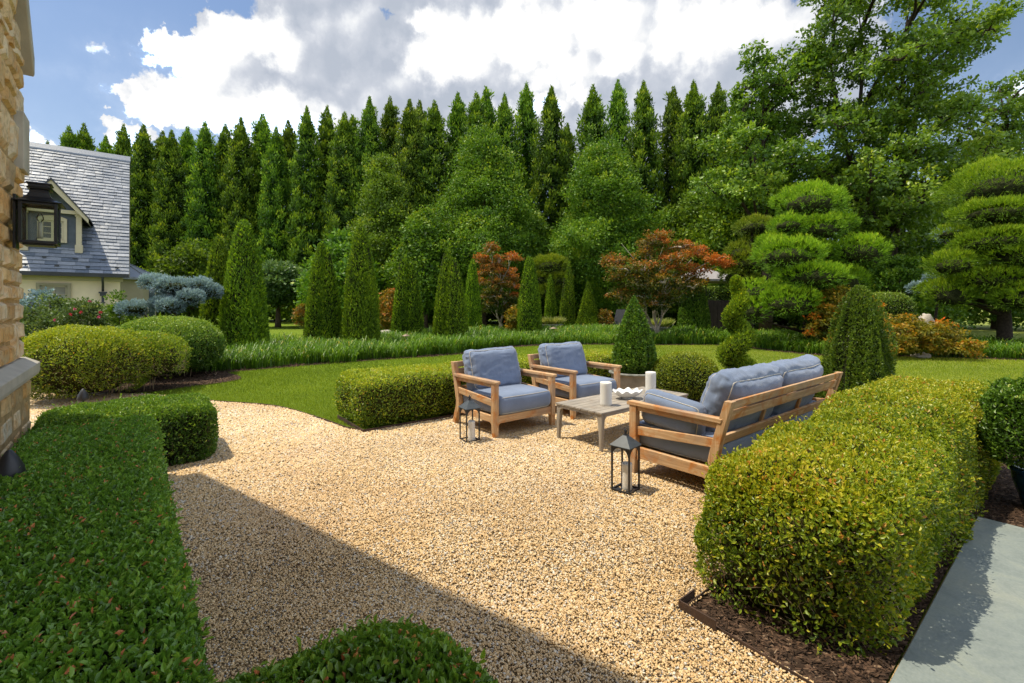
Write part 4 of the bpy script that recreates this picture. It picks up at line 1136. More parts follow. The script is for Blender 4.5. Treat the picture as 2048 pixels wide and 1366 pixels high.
# slates
g = Geo(); rs = np.random.default_rng(3)
g.add([(UL, EV, EZ - .03), (UG, EV, EZ - .03), (UG, RV, RZ - .03), (UL, RV, RZ - .03), (UL, 2 * RV - EV, EZ - .03), (UG, 2 * RV - EV, EZ - .03)], [(0, 1, 2, 3), (3, 2, 5, 4)], 0, .2)
g.box((UG - .02, 0, 0), (.001, .001, .001))
sl_len = math.hypot(RV - EV, RZ - EZ); th = math.atan2(RZ - EZ, RV - EV); rows = 38; rh = sl_len / rows
ev = np.array([0, math.cos(th), math.sin(th)]); en = np.array([0, -math.sin(th), math.cos(th)]); ex = np.array([1., 0, 0])
O = np.array([0, EV - .05, EZ - .06])
for r_ in range(rows):
    x = UG + rs.uniform(-.2, 0)
    x = UG
    while x > UL + 1.5:
        w = rs.uniform(.20, .42) if r_ > 6 else rs.uniform(.3, .5)
        c = O + ev * (r_ * rh) + ex * x
        t0 = .020 + rs.uniform(0, .012); L_ = rh + .03
        jl = rs.uniform(-.012, .012)
        p = [c - ev * jl, c - ex * (w - .008) - ev * jl, c - ex * (w - .008) + ev * L_, c + ev * L_]
        tw = rs.uniform(-.006, .006)
        V = [p[0] + en * (t0 + .012 + tw), p[1] + en * (t0 + .012 - tw), p[2] + en * .006, p[3] + en * .006, p[0] + en * (t0 - .006), p[1] + en * (t0 - .006)]
        g.add(V, [(0, 3, 2, 1), (0, 1, 5, 4)], 0, float(rs.random()))
        x -= w
roof = g.build('roof', MAT['slate'], cot)
g = Geo(); g.prism([(RV - .22, RZ - .22), (RV - .20, RZ - .15), (RV, RZ + .10), (RV + .20, RZ - .15), (RV + .22, RZ - .22), (RV, RZ + .02)], 'x', UL, UG + .03); g.build('ridge_cap', MAT['slate'], roof)
g = Geo(); g.prism([(EV - .02, EZ - .12), (EV + .4, EZ - .12), (RV, RZ - .22), (2 * RV - EV, EZ - .12), (2 * RV - EV, EZ - .03), (RV, RZ - .04), (EV, EZ - .03)], 'x', UG - .03, UG + .015); g.build('barge_board', MAT['trim'], cot)
g = Geo(); g.prism([(EV - .14, EZ - .17), (EV - .02, EZ - .17), (EV - .02, EZ - .02), (EV - .05, EZ - .02), (EV - .06, EZ - .12), (EV - .10, EZ - .13), (EV - .13, EZ - .03), (EV - .15, EZ - .03)], 'x', UL, UG); g.build('gutter', MAT['gutter'], cot)
g = Geo(); ud = -.86; vd = EV + .20
g.tube([(ud, EV - .08, EZ - .12), (ud, EV - .02, EZ - .28), (ud, vd, EZ - .42), (ud, vd, EZ - .7)], .04, 10); g.box((ud, vd, EZ - .74), (.24, .18, .06)); g.box((ud, vd, EZ - .82), (.17, .14, .10)); g.tube([(ud, vd, EZ - .85), (ud, vd, .05)], .042, 10)
for z in (1.5, .7): g.box((ud, vd, z), (.13, .10, .05))
g.build('downpipe', MAT['gutter'], cot)
for (row, us) in ((1.5, (-.45, -1.28, -2.1, -2.9, -3.7)), (3.6, (-.85, -1.65, -2.45, -3.3, -4.1))):
    for u_ in us:
        p = O + ev * (row * rh) + ex * u_ + en * .05
        g = Geo(); g.box((p[0], p[1], p[2] + .02), (.12, .03, .05)); g.box((p[0], p[1] + .03, p[2] + .03), (.03, .10, .03)); g.build('snow_guard', MAT['gutter'], roof)
def window(parent, uc, vf, z0, z1, w, rows_=3, cols=2, arch=False, glass='window_glass', trim='trim_light', fw=.09):
    g = Geo(); h = z1 - z0
    g.box((uc - w / 2 - fw / 2, vf - .03, (z0 + z1) / 2), (fw, .08, h + 2 * fw)); g.box((uc + w / 2 + fw / 2, vf - .03, (z0 + z1) / 2), (fw, .08, h + 2 * fw))
    g.box((uc, vf - .0315, z1 + fw / 2), (w, .077, fw)); g.box((uc, vf - .035, z0 - fw / 2), (w + .3 * fw, .09, fw))
    if arch: g.prism([(uc - w / 2 - fw, z1 + fw + .002)] + [(uc + (w / 2 + fw) * x, z1 + fw + .002 + .10 * (1 - x * x)) for x in (-.8, -.5, 0, .5, .8)] + [(uc + w / 2 + fw, z1 + fw + .002)], 'y', vf - .072, vf + .01)
    fr = g.build('window', MAT[trim], parent, recalc=True)
    g = Geo(); mw = .035
    g.box((uc, vf - .012, (z0 + z1) / 2), (.07, .035, h))
    for i in range(1, rows_): g.box((uc, vf - .014, z0 + h * i / rows_), (w, .02, .022))
    for s_ in (-1, 1):
        g.box((uc + s_ * (w / 2 - .03), vf - .0115, (z0 + z1) / 2), (.06, .034, h)); g.box((uc, vf - .0125, (z0 + .03) if s_ < 0 else (z1 - .03)), (w, .032, .06))
    g.build('sash', MAT[trim], fr)
    boxo('pane', (uc, vf - .002, (z0 + z1) / 2), (w - .02, .006, h - .02), MAT[glass], fr)
    return fr
window(cot, -2.20, EV + .35, 1.15, 2.12, .72, 3, 2, glass='window_light', trim='trim')
# dormer
dm = thing('dormer', None, None, (0, 0, 0)); dm.parent = cot; dm.rotation_euler = (0, 0, 0)
DV, DU, AZ, EZ2, HW = 23.92, -2.27, 5.90, 4.62, 1.0
rz = lambda v: EZ + k * (v - EV)
g = Geo(); g.prism([(DU - .68, rz(DV) - .1), (DU + .68, rz(DV) - .1), (DU + .68, 4.80), (DU + .05, 5.62), (DU - .05, 5.62), (DU - .68, 4.80)], 'y', DV + .02, DV + 1.6); g.build('dormer_wall', MAT['dormer_wall'], dm)
g = Geo()
for s_ in (-1, 1):
    a = [(DU, AZ + .02), (DU + s_ * HW, EZ2), (DU + s_ * HW, EZ2 - .16), (DU, AZ - .26)]
    g.prism(a, 'y', DV - .40, DV - .33)
    # underside boards
    g.prism([(DU, AZ - .15), (DU + s_ * HW, EZ2 - .13), (DU + s_ * HW, EZ2 - .16), (DU, AZ - .20)], 'y', DV - .33, DV + 1.2)
g.box((DU, DV - .16, 4.84), (1.6, .12, .13)); g.build('barge_board', MAT['trim_light'], dm, recalc=True)
g = Geo()
for s_ in (-1, 1):
    a = [(DU, AZ + .10), (DU + s_ * (HW + .08), EZ2 - .04), (DU + s_ * (HW + .08), EZ2 - .09), (DU, AZ + .02)]
    g.prism(a, 'y', DV - .44, DV + 2.4)
g.build('dormer_roof', MAT['gutter'], dm, recalc=True)
for s_ in (-1, 1):
    g = Geo(); x = DU + s_ * .72
    g.box((x, DV - .08, 4.15), (.16, .16, 1.15)); g.box((x, DV - .08, 3.50), (.22, .20, .30)); g.box((x, DV - .08, 4.74), (.22, .20, .07)); g.build('post', MAT['trim_light'], dm, bevel=.01)
window(dm, DU, DV, 3.80, 4.50, .60, 3, 2, arch=True)
# bay at the gable end
bay = thing('bay', None, None, (0, 0, 0)); bay.parent = cot
g = Geo(); pb = [(UG - .27, 24.6), (.35, 24.9), (.80, 25.5), (.80, 27.6), (.35, 28.2), (UG - .27, 28.5)]
g.prism(pb, 'z', 0, 2.45); g.build('bay_wall', MAT['trim'], bay, recalc=True)
g = Geo(); po = [(UG - .3, 24.35), (.5, 24.65), (1.05, 25.4), (1.05, 27.7), (.5, 28.4), (UG - .3, 28.7)]
V = [(x, y, 2.45) for x, y in po] + [(UG - .28, 26.5, 3.35)] + [(x, y, 2.53) for x, y in po]
F = [(0, 1, 2, 3, 4, 5)] + [(7 + i, 7 + i + 1, 6) for i in range(5)] + [(i, i + 1, 8 + i, 7 + i) for i in range(5)]
g.add(V, F)
for i in range(1, 5):
    a = np.array([*po[i], 2.54]); b = np.array([UG - .28, 26.5, 3.37]); g.tube([a, b], .018, 5)
g.build('bay_roof', MAT['zinc'], bay, recalc=True)
boxo('bay_window', (.575, 25.17, 1.35), (.34, .02, 1.5), MAT['window_glass'], bay, rot=None).rotation_euler = (0, 0, 0)

# ---- far pool terrace: canopy, dark screen, clipped hedge behind
par = thing('parasol', 'flat grey canopy showing beyond the red maple', 'parasol', ray(1412, 20.5))
par.scale = (.72, .72, .83)
g = Geo(); V = [(-2.1, -1.5, 3.02), (1.75, -1.5, 2.98), (1.75, 1.5, 2.98), (-2.1, 1.5, 3.02), (-.2, 0, 3.65), (-2.1, -1.5, 2.92), (1.75, -1.5, 2.88), (1.75, 1.5, 2.88), (-2.1, 1.5, 2.92)]
g.add(V, [(0, 1, 4), (1, 2, 4), (2, 3, 4), (3, 0, 4), (0, 5, 6, 1), (1, 6, 7, 2), (2, 7, 8, 3), (3, 8, 5, 0)]); g.build('canopy', MAT['canvas_grey'], par)
g = Geo(); g.tube([(0, 0, 0), (0, 0, 3.5)], .04, 10); g.build('pole', MAT['dark_metal'], par)
g = Geo(); g.box((0, 0, .9), (1.9, .12, 1.5)); 
for i in range(9): g.box((-.84 + i * .21, -.07, .9), (.19, .02, 1.5))
o = g.build('timber_screen', MAT['dark_wood'], None, ray(1446, 25)); tag(o, 'dark stained timber screen beneath the clipped far hedge', 'screen')
ch = thing('lounge_chair', 'dark folding lounge chair on the far terrace behind the planter cone', 'chair', ray(1226, 24), R(10))
g = Geo(); g.box((0, 0, .34), (.6, .9, .04)); g.build('seat', MAT['dark_metal'], ch)
g = Geo(); g.prism([(.40, .36), (.45, .36), (.72, 1.15), (.67, 1.17)], 'x', -.3, .3); o = g.build('backrest', MAT['dark_metal'], ch); o.rotation_euler = (0, 0, R(-60))
for sx in (-.27, .27):
    for sy in (-.4, .4):
        g = Geo(); g.tube([(sx, sy, 0), (sx, sy, .33)], .015, 6); g.build('leg', MAT['dark_metal'], ch)
g = Geo(); 
for i in range(2): g.box((0, i * .35, .10 + i * .14), (2.4, .36, .14))
tag(g.build('terrace_step', MAT['limestone'], None, ray(1212, 22.5)), 'low pale stone terrace steps behind the cypresses', 'steps')

# ---- lights in the beds
def path_light(label, pos, h=.45, r=.11):
    t = thing('path_light', label, 'path light', pos, 0, 'small copper path lights')
    g = Geo(); g.tube([(0, 0, 0), (0, 0, h - .05)], .009, 8); g.build('stem', MAT['copper'], t)
    g = Geo(); g.lathe([(.012, h - .05), (r, h - .045), (r, h - .04), (r * .5, h - .01), (.015, h + .015), (0, h + .03)], sides=20); g.build('cap', MAT['copper'], t)
path_light('small copper path light between the two left columns of arborvitae', ray(559, 13.2), .40, .07)
path_light('broad copper path light in the strap leaves right of the tallest cypress', ray(812, 14.3), .52, .13)
path_light('copper path light low in the strap leaves near the centre', ray(1107, 17.5), .58, .16)
def spot(label, pos, s=1.0, ang=0):
    t = thing('spotlight', label, 'spotlight', pos, ang, 'black garden spotlights')
    g = Geo(); g.tube([(0, 0, -.35), (0, 0, .02)], .012 * s, 8); g.build('stake', MAT['dark_metal'], t)
    g = Geo(); g.lathe([(.050 * s, 0), (.052 * s, .01), (.046 * s, .045 * s), (.028 * s, .085 * s), (.010 * s, .115 * s), (0, .12 * s)], sides=24); g.build('shade', MAT['dark_metal'], t)
    g = Geo(); g.lathe([(0, -.004), (.046 * s, -.004), (.048 * s, 0), (0, .001)], sides=24); g.build('lens', MAT['window_glass'], t)
# heights sit just above the clipped tops
# ================================================================= clipped hedges and mounds
def rbox_map(Q, half, r):
    """unit-cube surface points -> rounded box points and normals"""
    half = np.array(half, float); r = np.minimum(np.array(r, float) * np.ones(3), half * .999)
    P = Q * half; inner = half - r
    C = np.clip(P, -inner, inner); D = (P - C) / r
    m = np.max(np.abs(D), axis=1); ln = np.maximum(np.linalg.norm(D, axis=1), 1e-9)
    Dn = D / ln[:, None]
    P2 = C + Dn * r * m[:, None]
    return P2, nrm(Dn / r)
def cube_sample(n, half, rng):
    a = np.array([half[1] * half[2], half[0] * half[2], half[0] * half[1]]) ; p = np.repeat(a, 2); p[4] *= .0001; p = p / p.sum()
    f = rng.choice(6, n, p=p); Q = rng.uniform(-1, 1, (n, 3)); ax = f // 2
    Q[np.arange(n), ax] = np.where(f % 2 == 0, -1, 1)
    return Q
def cube_grid(k):
    s = np.linspace(-1, 1, k + 1); out_ = []
    for ax in range(3):
        for sg in (-1, 1):
            A, B = np.meshgrid(s, s, indexing='ij'); A = A.ravel(); B = B.ravel(); C = np.full(len(A), float(sg))
            Q = np.stack([C, A, B], 1) if ax == 0 else (np.stack([A, C, B], 1) if ax == 1 else np.stack([A, B, C], 1))
            F = np.array([(i * (k + 1) + j, (i + 1) * (k + 1) + j, (i + 1) * (k + 1) + j + 1, i * (k + 1) + j + 1) for i in range(k) for j in range(k)])
            if (sg < 0) != (ax == 1): F = F[:, ::-1]
            out_.append((Q, F))
    return out_
def clipped(name, label, cat, pos, rotz, half, r, zc, mat, n, L, core=None, lump=.03, lsc=2.2, seed=1, six=False, group=None, thin=.0, twigs=0, rough=.02, gold_top=.15, up=.35, shrink=.055, stems=0, squash=None, accent=.02, shoot=1.0):
    """one clipped shrub: leaves on a rounded box shell over a dark interior"""
    rng = np.random.default_rng(seed)
    half = np.array(half, float)
    def disp(P, N):
        d = lump * fbm(P + seed * 3.1, lsc, seed, 3) + lump * .5 * vnoise(P + seed, lsc * 3.3, seed + 9)
        Pn = P + N * d[:, None]
        if squash: Pn = squash(Pn)
        return Pn
    g = Geo()
    for Q, F in cube_grid(14):
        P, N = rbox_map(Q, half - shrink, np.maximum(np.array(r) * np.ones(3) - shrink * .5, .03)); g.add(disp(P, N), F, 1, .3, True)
    Q = cube_sample(n, half, rng); P, N = rbox_map(Q, half, r)
    low = np.clip((P[:, 2] / half[2] + 1) / 2, 0, 1)
    if thin:
        pat = vnoise(P + 7, 3.2, seed + 5) * .5 + .5
        keep = rng.random(n) > thin * (1 - low) ** .7 * (pat > .42) * 1.3 * (N[:, 2] < .5)
        P, N, low = P[keep], N[keep], low[keep]; n = len(P)
    P = disp(P, N)
    depth = rng.exponential(rough, n) - rough * .6
    P = P - N * depth[:, None]
    D = nrm(N * rng.uniform(.2, 1.0, n)[:, None] + rng.normal(0, .55, (n, 3)) + np.array([0, 0, up]))
    Lr = L * rng.uniform(.65, 1.25, n)
    V, F, m = leaf_quads(P - D * Lr[:, None] * .4, D, Lr, Lr * rng.uniform(.42, .6, n), rng, N, .25 if six else .1, six)
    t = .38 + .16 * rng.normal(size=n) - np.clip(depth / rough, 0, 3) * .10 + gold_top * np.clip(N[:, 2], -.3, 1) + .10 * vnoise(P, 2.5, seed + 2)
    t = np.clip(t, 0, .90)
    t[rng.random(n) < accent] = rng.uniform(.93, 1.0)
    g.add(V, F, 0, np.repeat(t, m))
    # unclipped shoots standing proud of the sheared face
    ns = int(n * .012); Qs = cube_sample(ns, half, rng); Ps, Ns = rbox_map(Qs, half, r); Ps = disp(Ps, Ns); Ds = nrm(Ns * .8 + rng.normal(0, .35, (ns, 3)) + np.array([0, 0, .5]))
    hs = rng.uniform(.6, 2.2, ns) * shoot
    for j in range(4):
        Pj = Ps + Ds * (L * hs * (j + .5) / 3)[:, None]; Dj = nrm(Ds * .8 + rng.normal(0, .6, (ns, 3))); Lj = L * rng.uniform(.6, 1.05, ns)
        V, F, m = leaf_quads(Pj, Dj, Lj, Lj * .5, rng, Ns, .25 if six else .1, six); g.add(V, F, 0, np.repeat(np.clip(.55 + .2 * rng.random(ns) + gold_top * .3, 0, .9), m))
    if twigs:
        Qt = cube_sample(twigs, half, rng); Pt, Nt = rbox_map(Qt, half - .03, np.array(r) * np.ones(3)); k = (Nt[:, 2] < .45); Pt = disp(Pt[k], Nt[k]); Nt = Nt[k]; nt_ = len(Pt)
        Dt = nrm(Nt * .5 + rng.normal(0, .5, (nt_, 3)) + [0, 0, .5]); Lt = rng.uniform(.04, .16, nt_)
        V, F, m = leaf_quads(Pt - Dt * Lt[:, None] * .6, Dt, Lt, np.full(nt_, .0045), rng); g.add(V, F, 2, .5)
    if stems:
        for i in range(stems):
            x = rng.uniform(-.65, .65) * half[0]; y = rng.uniform(-.35, .6) * half[1]; z = -half[2] - .12
            p = [(x * .8, y * .8, -zc + .0), (x * .9 + rng.normal(0, .03), y * .9 + rng.normal(0, .03), -half[2] * .4), (x + rng.normal(0, .08), y + rng.normal(0, .08), half[2] * .5)]
            g.tube(p, [.008, .006, .003], 5, 2)
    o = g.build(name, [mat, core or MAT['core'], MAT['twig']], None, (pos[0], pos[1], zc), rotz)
    return tag(o, label, cat, group)
bx = lambda u0, u1, v0, v1: (uv((u0 + u1) / 2, (v0 + v1) / 2), ((u1 - u0) / 2, (v1 - v0) / 2))

# foreground hedge along the wall, in shade
p, h = bx(-.63, .15, .9, 4.98)
clipped('hedge', 'broad flat-topped boxwood hedge in shade along the stone wall', 'hedge', p, YAW, (h[0], h[1], .27), (.12, .12, .10), .26, MAT['box_shade'], 112000, .027, lump=.022, lsc=2.5, seed=2, six=True, rough=.010, gold_top=.10, accent=.025, shrink=.045, shoot=.5)
# its return at the bottom of the picture
p, h = bx(-.40, .76, .55, 1.44)
clipped('hedge', 'rounded end of shaded hedge at the very front of the court', 'hedge', p, YAW, (h[0], h[1], .275), (.30, .30, .16), .265, MAT['box_shade'], 40000, .029, lump=.03, lsc=2.5, seed=3, six=True, rough=.012, gold_top=.10, accent=.03, shrink=.045, shoot=.5)
# return hedge half in the sun
p, h = bx(-.62, .62, 5.04, 5.98)
clipped('hedge', 'half-sunlit boxwood hedge block jutting out behind the shaded hedge', 'hedge', p, YAW, (h[0], h[1], .27), (.16, .16, .13), .26, MAT['box_dark'], 32000, .024, lump=.03, lsc=2.5, seed=4, six=True, rough=.015, gold_top=.25, thin=.35, twigs=500)
# middle hedge behind the chairs
p, h = bx(2.0, 7.0, 5.12, 6.10)
clipped('hedge', 'long golden-green boxwood hedge behind the two armchairs', 'hedge', p, YAW, (h[0], h[1], .285), (.17, .17, .15), .30, MAT['box_gold'], 72000, .026, core=MAT['core_gold'], lump=.035, lsc=2.2, seed=5, rough=.016, gold_top=.32, thin=.25, twigs=500, accent=.05, shrink=.05)
# right hedge in front of the walk
p, h = bx(2.19, 5.75, .50, 1.33)
def lean(P):
    P = P.copy(); k = np.clip(P[:, 2] / .4, -1, 1); P[:, 1] *= 1 + .02 * k
    q = np.clip((P[:, 0] + 1.8) / 3.6, 0, 1)
    P[:, 2] = np.where(P[:, 2] > 0, P[:, 2] * (.80 + .24 * q) - .10 * np.clip(P[:, 1] / .45, 0, 1) ** 2 * (1 - .4 * q), P[:, 2])
    return P
clipped('hedge', 'large loose sunlit boxwood hedge on the right behind the sofa', 'hedge', p, YAW, (h[0], h[1], .50), (.38, .28, .30), .285, MAT['box_sun'], 135000, .0225, core=MAT['core_gold'], lump=.095, lsc=1.7, seed=6, six=True, rough=.034, gold_top=.22, thin=.68, twigs=5200, accent=.03, stems=16, squash=lean, shrink=.085)
# fallen stems under the near end
# clipped balls, mounds
clipped('boxwood_ball', 'clipped boxwood ball beside the round planter beyond the table', 'shrub', (2.56, 6.95), 0, (.44, .44, .36), .36, .37, MAT['box_gold'], 17000, .024, lump=.025, seed=7, rough=.016, gold_top=.20, shrink=.04, stems=3)
clipped('low_hedge', 'low green boxwood cushion just behind the sofa back', 'shrub', (4.45, 7.2), YAW, (.60, .38, .26), .25, .30, MAT['box_gold'], 13000, .026, lump=.04, seed=8, rough=.02, gold_top=.22)
clipped('clipped_mound', 'broad domed boxwood mound nearest the stone pier, thin and brown below', 'shrub', (-6.50, 7.15), R(10), (.80, .74, .56), (.72, .68, .50), .54, MAT['box_gold'], 50000, .030, core=MAT['core_gold'], lump=.07, lsc=1.6, seed=9, rough=.03, gold_top=.28, thin=.75, twigs=1800, stems=14, shrink=.13)
clipped('clipped_mound', 'smaller browned boxwood mound tucked between two bigger mounds', 'shrub', (-6.20, 7.85), R(10), (.62, .60, .42), (.5, .5, .38), .53, MAT['box_gold'], 22000, .030, core=MAT['core_gold'], lump=.06, lsc=1.8, seed=10, rough=.03, gold_top=.12, thin=.85, twigs=1500, stems=8, shrink=.12)
clipped('clipped_mound', 'tall dense dark boxwood mound beside the arborvitae columns', 'shrub', (-6.85, 9.35), R(10), (.95, .85, .58), (.85, .8, .54), .60, MAT['box_dark'], 42000, .036, lump=.04, lsc=1.6, seed=11, rough=.02, gold_top=.42, stems=6, shrink=.06)

# ================================================================= column and cone evergreens
def column(name, label, pos, H, W, seed, n=17000, L=.095, tops=((0, 0, 1, 1),), mat='arb', prof=None, core='core', cat='tree', group=None, fl=.09, base=.06, Wd=.30, up=1.3, rotz=0, trunk=True):
    """tapered evergreen of upright sprays; tops = (dx, dy, height share, width share)"""
    rng = np.random.default_rng(seed)
    prof = prof or (lambda t: np.clip((1 - t), 0, 1) ** .46 * (.86 + .45 * t * (1 - t)) * np.clip(.74 + t * 4, 0, 1))
    t = thing(name, label, cat, pos, rotz, group)
    g = Geo(); ntot = sum(a[2] * a[3] for a in tops)
    for j, (dx, dy, hs, ws) in enumerate(tops):
        h = H * hs; w = W / 2 * ws; k = int(n * hs * ws / ntot)
        tt = rng.uniform(0, 1, k * 2); pr = prof(tt); keep = rng.random(k * 2) < np.clip(pr, .12, 1); tt = tt[keep][:k]; k = len(tt)
        th = rng.uniform(0, 2 * PI, k)
        base_pt = np.stack([np.cos(th) * 1.6, np.sin(th) * 1.6, tt * h * .55], 1)
        flute = 1 + fl * vnoise(base_pt, 1.6, seed + j) + fl * .6 * vnoise(base_pt, 4.1, seed + j + 5)
        rr = w * prof(tt) * flute
        dep = rng.exponential(.10, k); rr2 = rr * (1 - np.clip(dep, 0, .5))
        leanx = dx * (1 - .55 * tt); leany = dy * (1 - .55 * tt)
        P = np.stack([np.cos(th) * rr2 + leanx, np.sin(th) * rr2 + leany, base + tt * (h - base)], 1)
        O_ = np.stack([np.cos(th), np.sin(th), 0 * th], 1)
        D = nrm(O_ * rng.uniform(.25, .9, k)[:, None] + rng.normal(0, .38, (k, 3)) + np.array([0, 0, up]) * rng.uniform(.5, 1, k)[:, None])
        Lr = L * rng.uniform(.6, 1.3, k)
        V, F, m = leaf_quads(P - D * Lr[:, None] * .35, D, Lr, Lr * Wd * rng.uniform(.7, 1.3, k), rng, O_, .1)
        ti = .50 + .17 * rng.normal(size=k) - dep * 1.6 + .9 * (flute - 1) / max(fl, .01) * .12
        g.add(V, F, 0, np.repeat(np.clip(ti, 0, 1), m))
        zs = np.linspace(0, .97, 16); 
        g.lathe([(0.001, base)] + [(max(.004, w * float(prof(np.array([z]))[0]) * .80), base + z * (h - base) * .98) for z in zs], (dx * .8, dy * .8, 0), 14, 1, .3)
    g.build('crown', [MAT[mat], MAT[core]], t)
    if trunk:
        g = Geo(); g.tube([(0, 0, 0), (0, 0, .4), (0, 0, H * .5)], [.07 * W + .01, .06 * W + .01, .02], 8); g.build('trunk', MAT['bark'], t)
    return t
ga = 'arborvitae columns'
def colpx(name, label, px, ybase_Z, ytop, wpx, seed, **k):
    Z = ybase_Z; p = ray(px, Z); H = EYE + (HZ - ytop) / FPX * Z; W = wpx * Z / FPX
    return column(name, label, p, H, W, seed, group=k.pop('group', ga), **k)
colpx('arborvitae', 'tallest leftmost arborvitae column, two-lobed, right of the cottage', 486, 13.2, 440, 112, 31, n=32000, tops=((0.05, 0, 1, .92), (-.25, .15, .93, .62), (.30, -.1, .82, .6)))
colpx('arborvitae', 'slim arborvitae column half hidden behind the leftmost one', 438, 13.9, 474, 84, 32, n=22000, tops=((0, 0, 1, .9), (.2, .2, .9, .6)))
colpx('arborvitae', 'arborvitae column with blunt top between two taller ones on the left', 646, 15.4, 486, 76, 33, n=19000, tops=((-.12, 0, 1, .85), (.2, 0, .94, .8)))
colpx('arborvitae', 'tall broad arborvitae column left of centre with a smooth pointed top', 723, 14.9, 449, 88, 34, n=24000, tops=((-.02, 0, 1, .95), (.25, -.1, .85, .62)))
colpx('arborvitae', 'twin-topped arborvitae in front of the yellow weeping shrub', 815, 17.6, 508, 60, 35, n=16000, tops=((-.26, 0, 1, .75), (.2, .1, .94, .85)))
colpx('arborvitae', 'twin-topped arborvitae just left of the orange maple', 903, 16.8, 497, 70, 36, n=18000, tops=((-.30, .1, 1, .72), (.16, -.1, .90, .85)))
colpx('arborvitae', 'narrow arborvitae touching the left edge of the orange maple', 945, 19.8, 520, 42, 37, n=12000, tops=((0, 0, 1, 1),))
colpx('arborvitae', 'single arborvitae column just right of the smaller orange maple', 1060, 19.5, 513, 58, 38, n=16000, tops=((-.06, 0, 1, .95), (.15, 0, .96, .7)))
colpx('arborvitae', 'thin distant arborvitae beneath the golden cloud-pruned pine', 1101, 24.5, 549, 28, 39, n=8000)
colpx('arborvitae', 'slender arborvitae with a thin spire, left of the squat cone', 1136, 23.4, 520, 36, 40, n=11000, tops=((.10, 0, 1, .72), (-.2, 0, .80, .7)))
colpx('arborvitae', 'squat cone-shaped arborvitae near the terrace steps', 1176, 22.2, 563, 54, 41, n=13000, prof=lambda t: np.clip(1 - t, 0, 1) ** .85 * 1.05 * np.clip(.8 + t * 3, 0, 1))
colpx('arborvitae', 'spire of a far arborvitae rising out of the large red maple', 1266, 27, 489, 26, 42, n=7000)
colpx('arborvitae', 'dark rounded arborvitae below the right side of the large red maple', 1388, 20.5, 560, 62, 43, n=14000, mat='box_dark', prof=lambda t: np.clip(1 - t ** 2.5, 0, 1) ** .6)

# cone in the round planter
pp = ray(1268, 7.25)
t = thing('round_planter', 'round weathered stone planter bowl behind the second armchair', 'planter', pp)
g = Geo(); g.lathe([(0, 0), (.27, 0), (.28, .02), (.335, .28), (.35, .36), (.352, .375), (.375, .38), (.38, .405), (.355, .412), (.33, .40), (.32, .35), (0, .35)], sides=48)
g.build('bowl', MAT['pot'], t)
g = Geo(); g.lathe([(.350, .376), (.378, .379), (.384, .392), (.382, .408), (.356, .415), (.332, .405)], sides=48); g.build('rim', MAT['pot_rim'], t)
g = Geo(); g.lathe([(0, .372), (.325, .365)], sides=32); g.build('soil', MAT['soil'], t)
cone = lambda t: np.clip(1 - t, 0, 1) ** .72 * (.95 + .25 * t * (1 - t) * 4) * np.clip(.62 + t * 3.2, 0, 1)
column('boxwood_cone', 'dense dark-green boxwood cone growing in the round planter', (pp[0], pp[1], .37), 1.20, .66, 51, n=17000, L=.034, mat='box_dark', prof=cone, Wd=.55, up=.8, fl=.22, cat='shrub', base=.02)
# loose cone right of the sofa
column('boxwood_cone', 'large loose boxwood cone rising behind the right end of the sofa', (4.70, 6.35, 0), 1.70, 1.02, 52, n=32000, L=.034, mat='box_mid', prof=lambda t: np.clip(1 - t, 0, 1) ** .50 * np.clip(.80 + t * 2, 0, 1) * .93, Wd=.5, up=.9, fl=.30, cat='shrub')
# spiral topiary
def spiral():
    rng = np.random.default_rng(61)
    t = thing('spiral_topiary', 'slim spiral-clipped evergreen topiary behind the sofa', 'topiary', (3.17, 6.6, 0))
    g = Geo(); H = 1.86; turns = 3.1
    n = 20000
    s = rng.uniform(0, 1, n) ** .9
    ang = s * turns * 2 * PI + 2.2
    R0 = .17 * (1 - s) ** .8 + .02
    c = np.stack([np.cos(ang) * R0 * .75, np.sin(ang) * R0 * .75, .16 + s * (H - .22)], 1)
    rr = (.155 * (1 - s) ** .55 + .035)
    N = rand_dirs(n, rng); P = c + N * (rr * (1 - rng.exponential(.12, n)))[:, None] * np.array([1, 1, .95])
    D = nrm(N * .6 + rng.normal(0, .4, (n, 3)) + [0, 0, .8]); Lr = .042 * rng.uniform(.6, 1.3, n)
    V, F, m = leaf_quads(P, D, Lr, Lr * .4, rng, N, .1); g.add(V, F, 0, np.repeat(np.clip(.52 + .2 * N[:, 2] + .16 * rng.normal(size=n), 0, 1), m))
    s = np.linspace(0, 1, 90); ang = s * turns * 2 * PI + 2.2; R0 = .17 * (1 - s) ** .8 + .02
    g.tube(np.stack([np.cos(ang) * R0 * .75, np.sin(ang) * R0 * .75, .16 + s * (H - .22)], 1), list((.155 * (1 - s) ** .55 + .03) * .72), 8, 1)
    g.build('foliage', [MAT['arb'], MAT['core']], t)
    g = Geo(); g.tube([(0, 0, 0), (0, 0, H * .9)], [.022, .008], 8); g.build('trunk', MAT['bark'], t)
spiral()
# potted shrub at the right edge
pr_ = (3.72, 3.22)
t = thing('glazed_pot', 'blue glazed pot at the right edge of the picture', 'pot', (*pr_, 0))
g = Geo(); g.lathe([(0, 0), (.13, 0), (.145, .02), (.20, .22), (.205, .28), (.225, .285), (.225, .31), (.20, .312), (.19, .28), (0, .27)], sides=40); g.build('body', MAT['blue_pot'], t)
clipped('potted_shrub', 'dark glossy rounded shrub in the blue pot at the right edge', 'shrub', pr_, 0, (.34, .34, .32), .31, .60, MAT['box_dark'], 18000, .028, lump=.09, lsc=3, seed=63, six=True, rough=.03, gold_top=.1, up=.6)

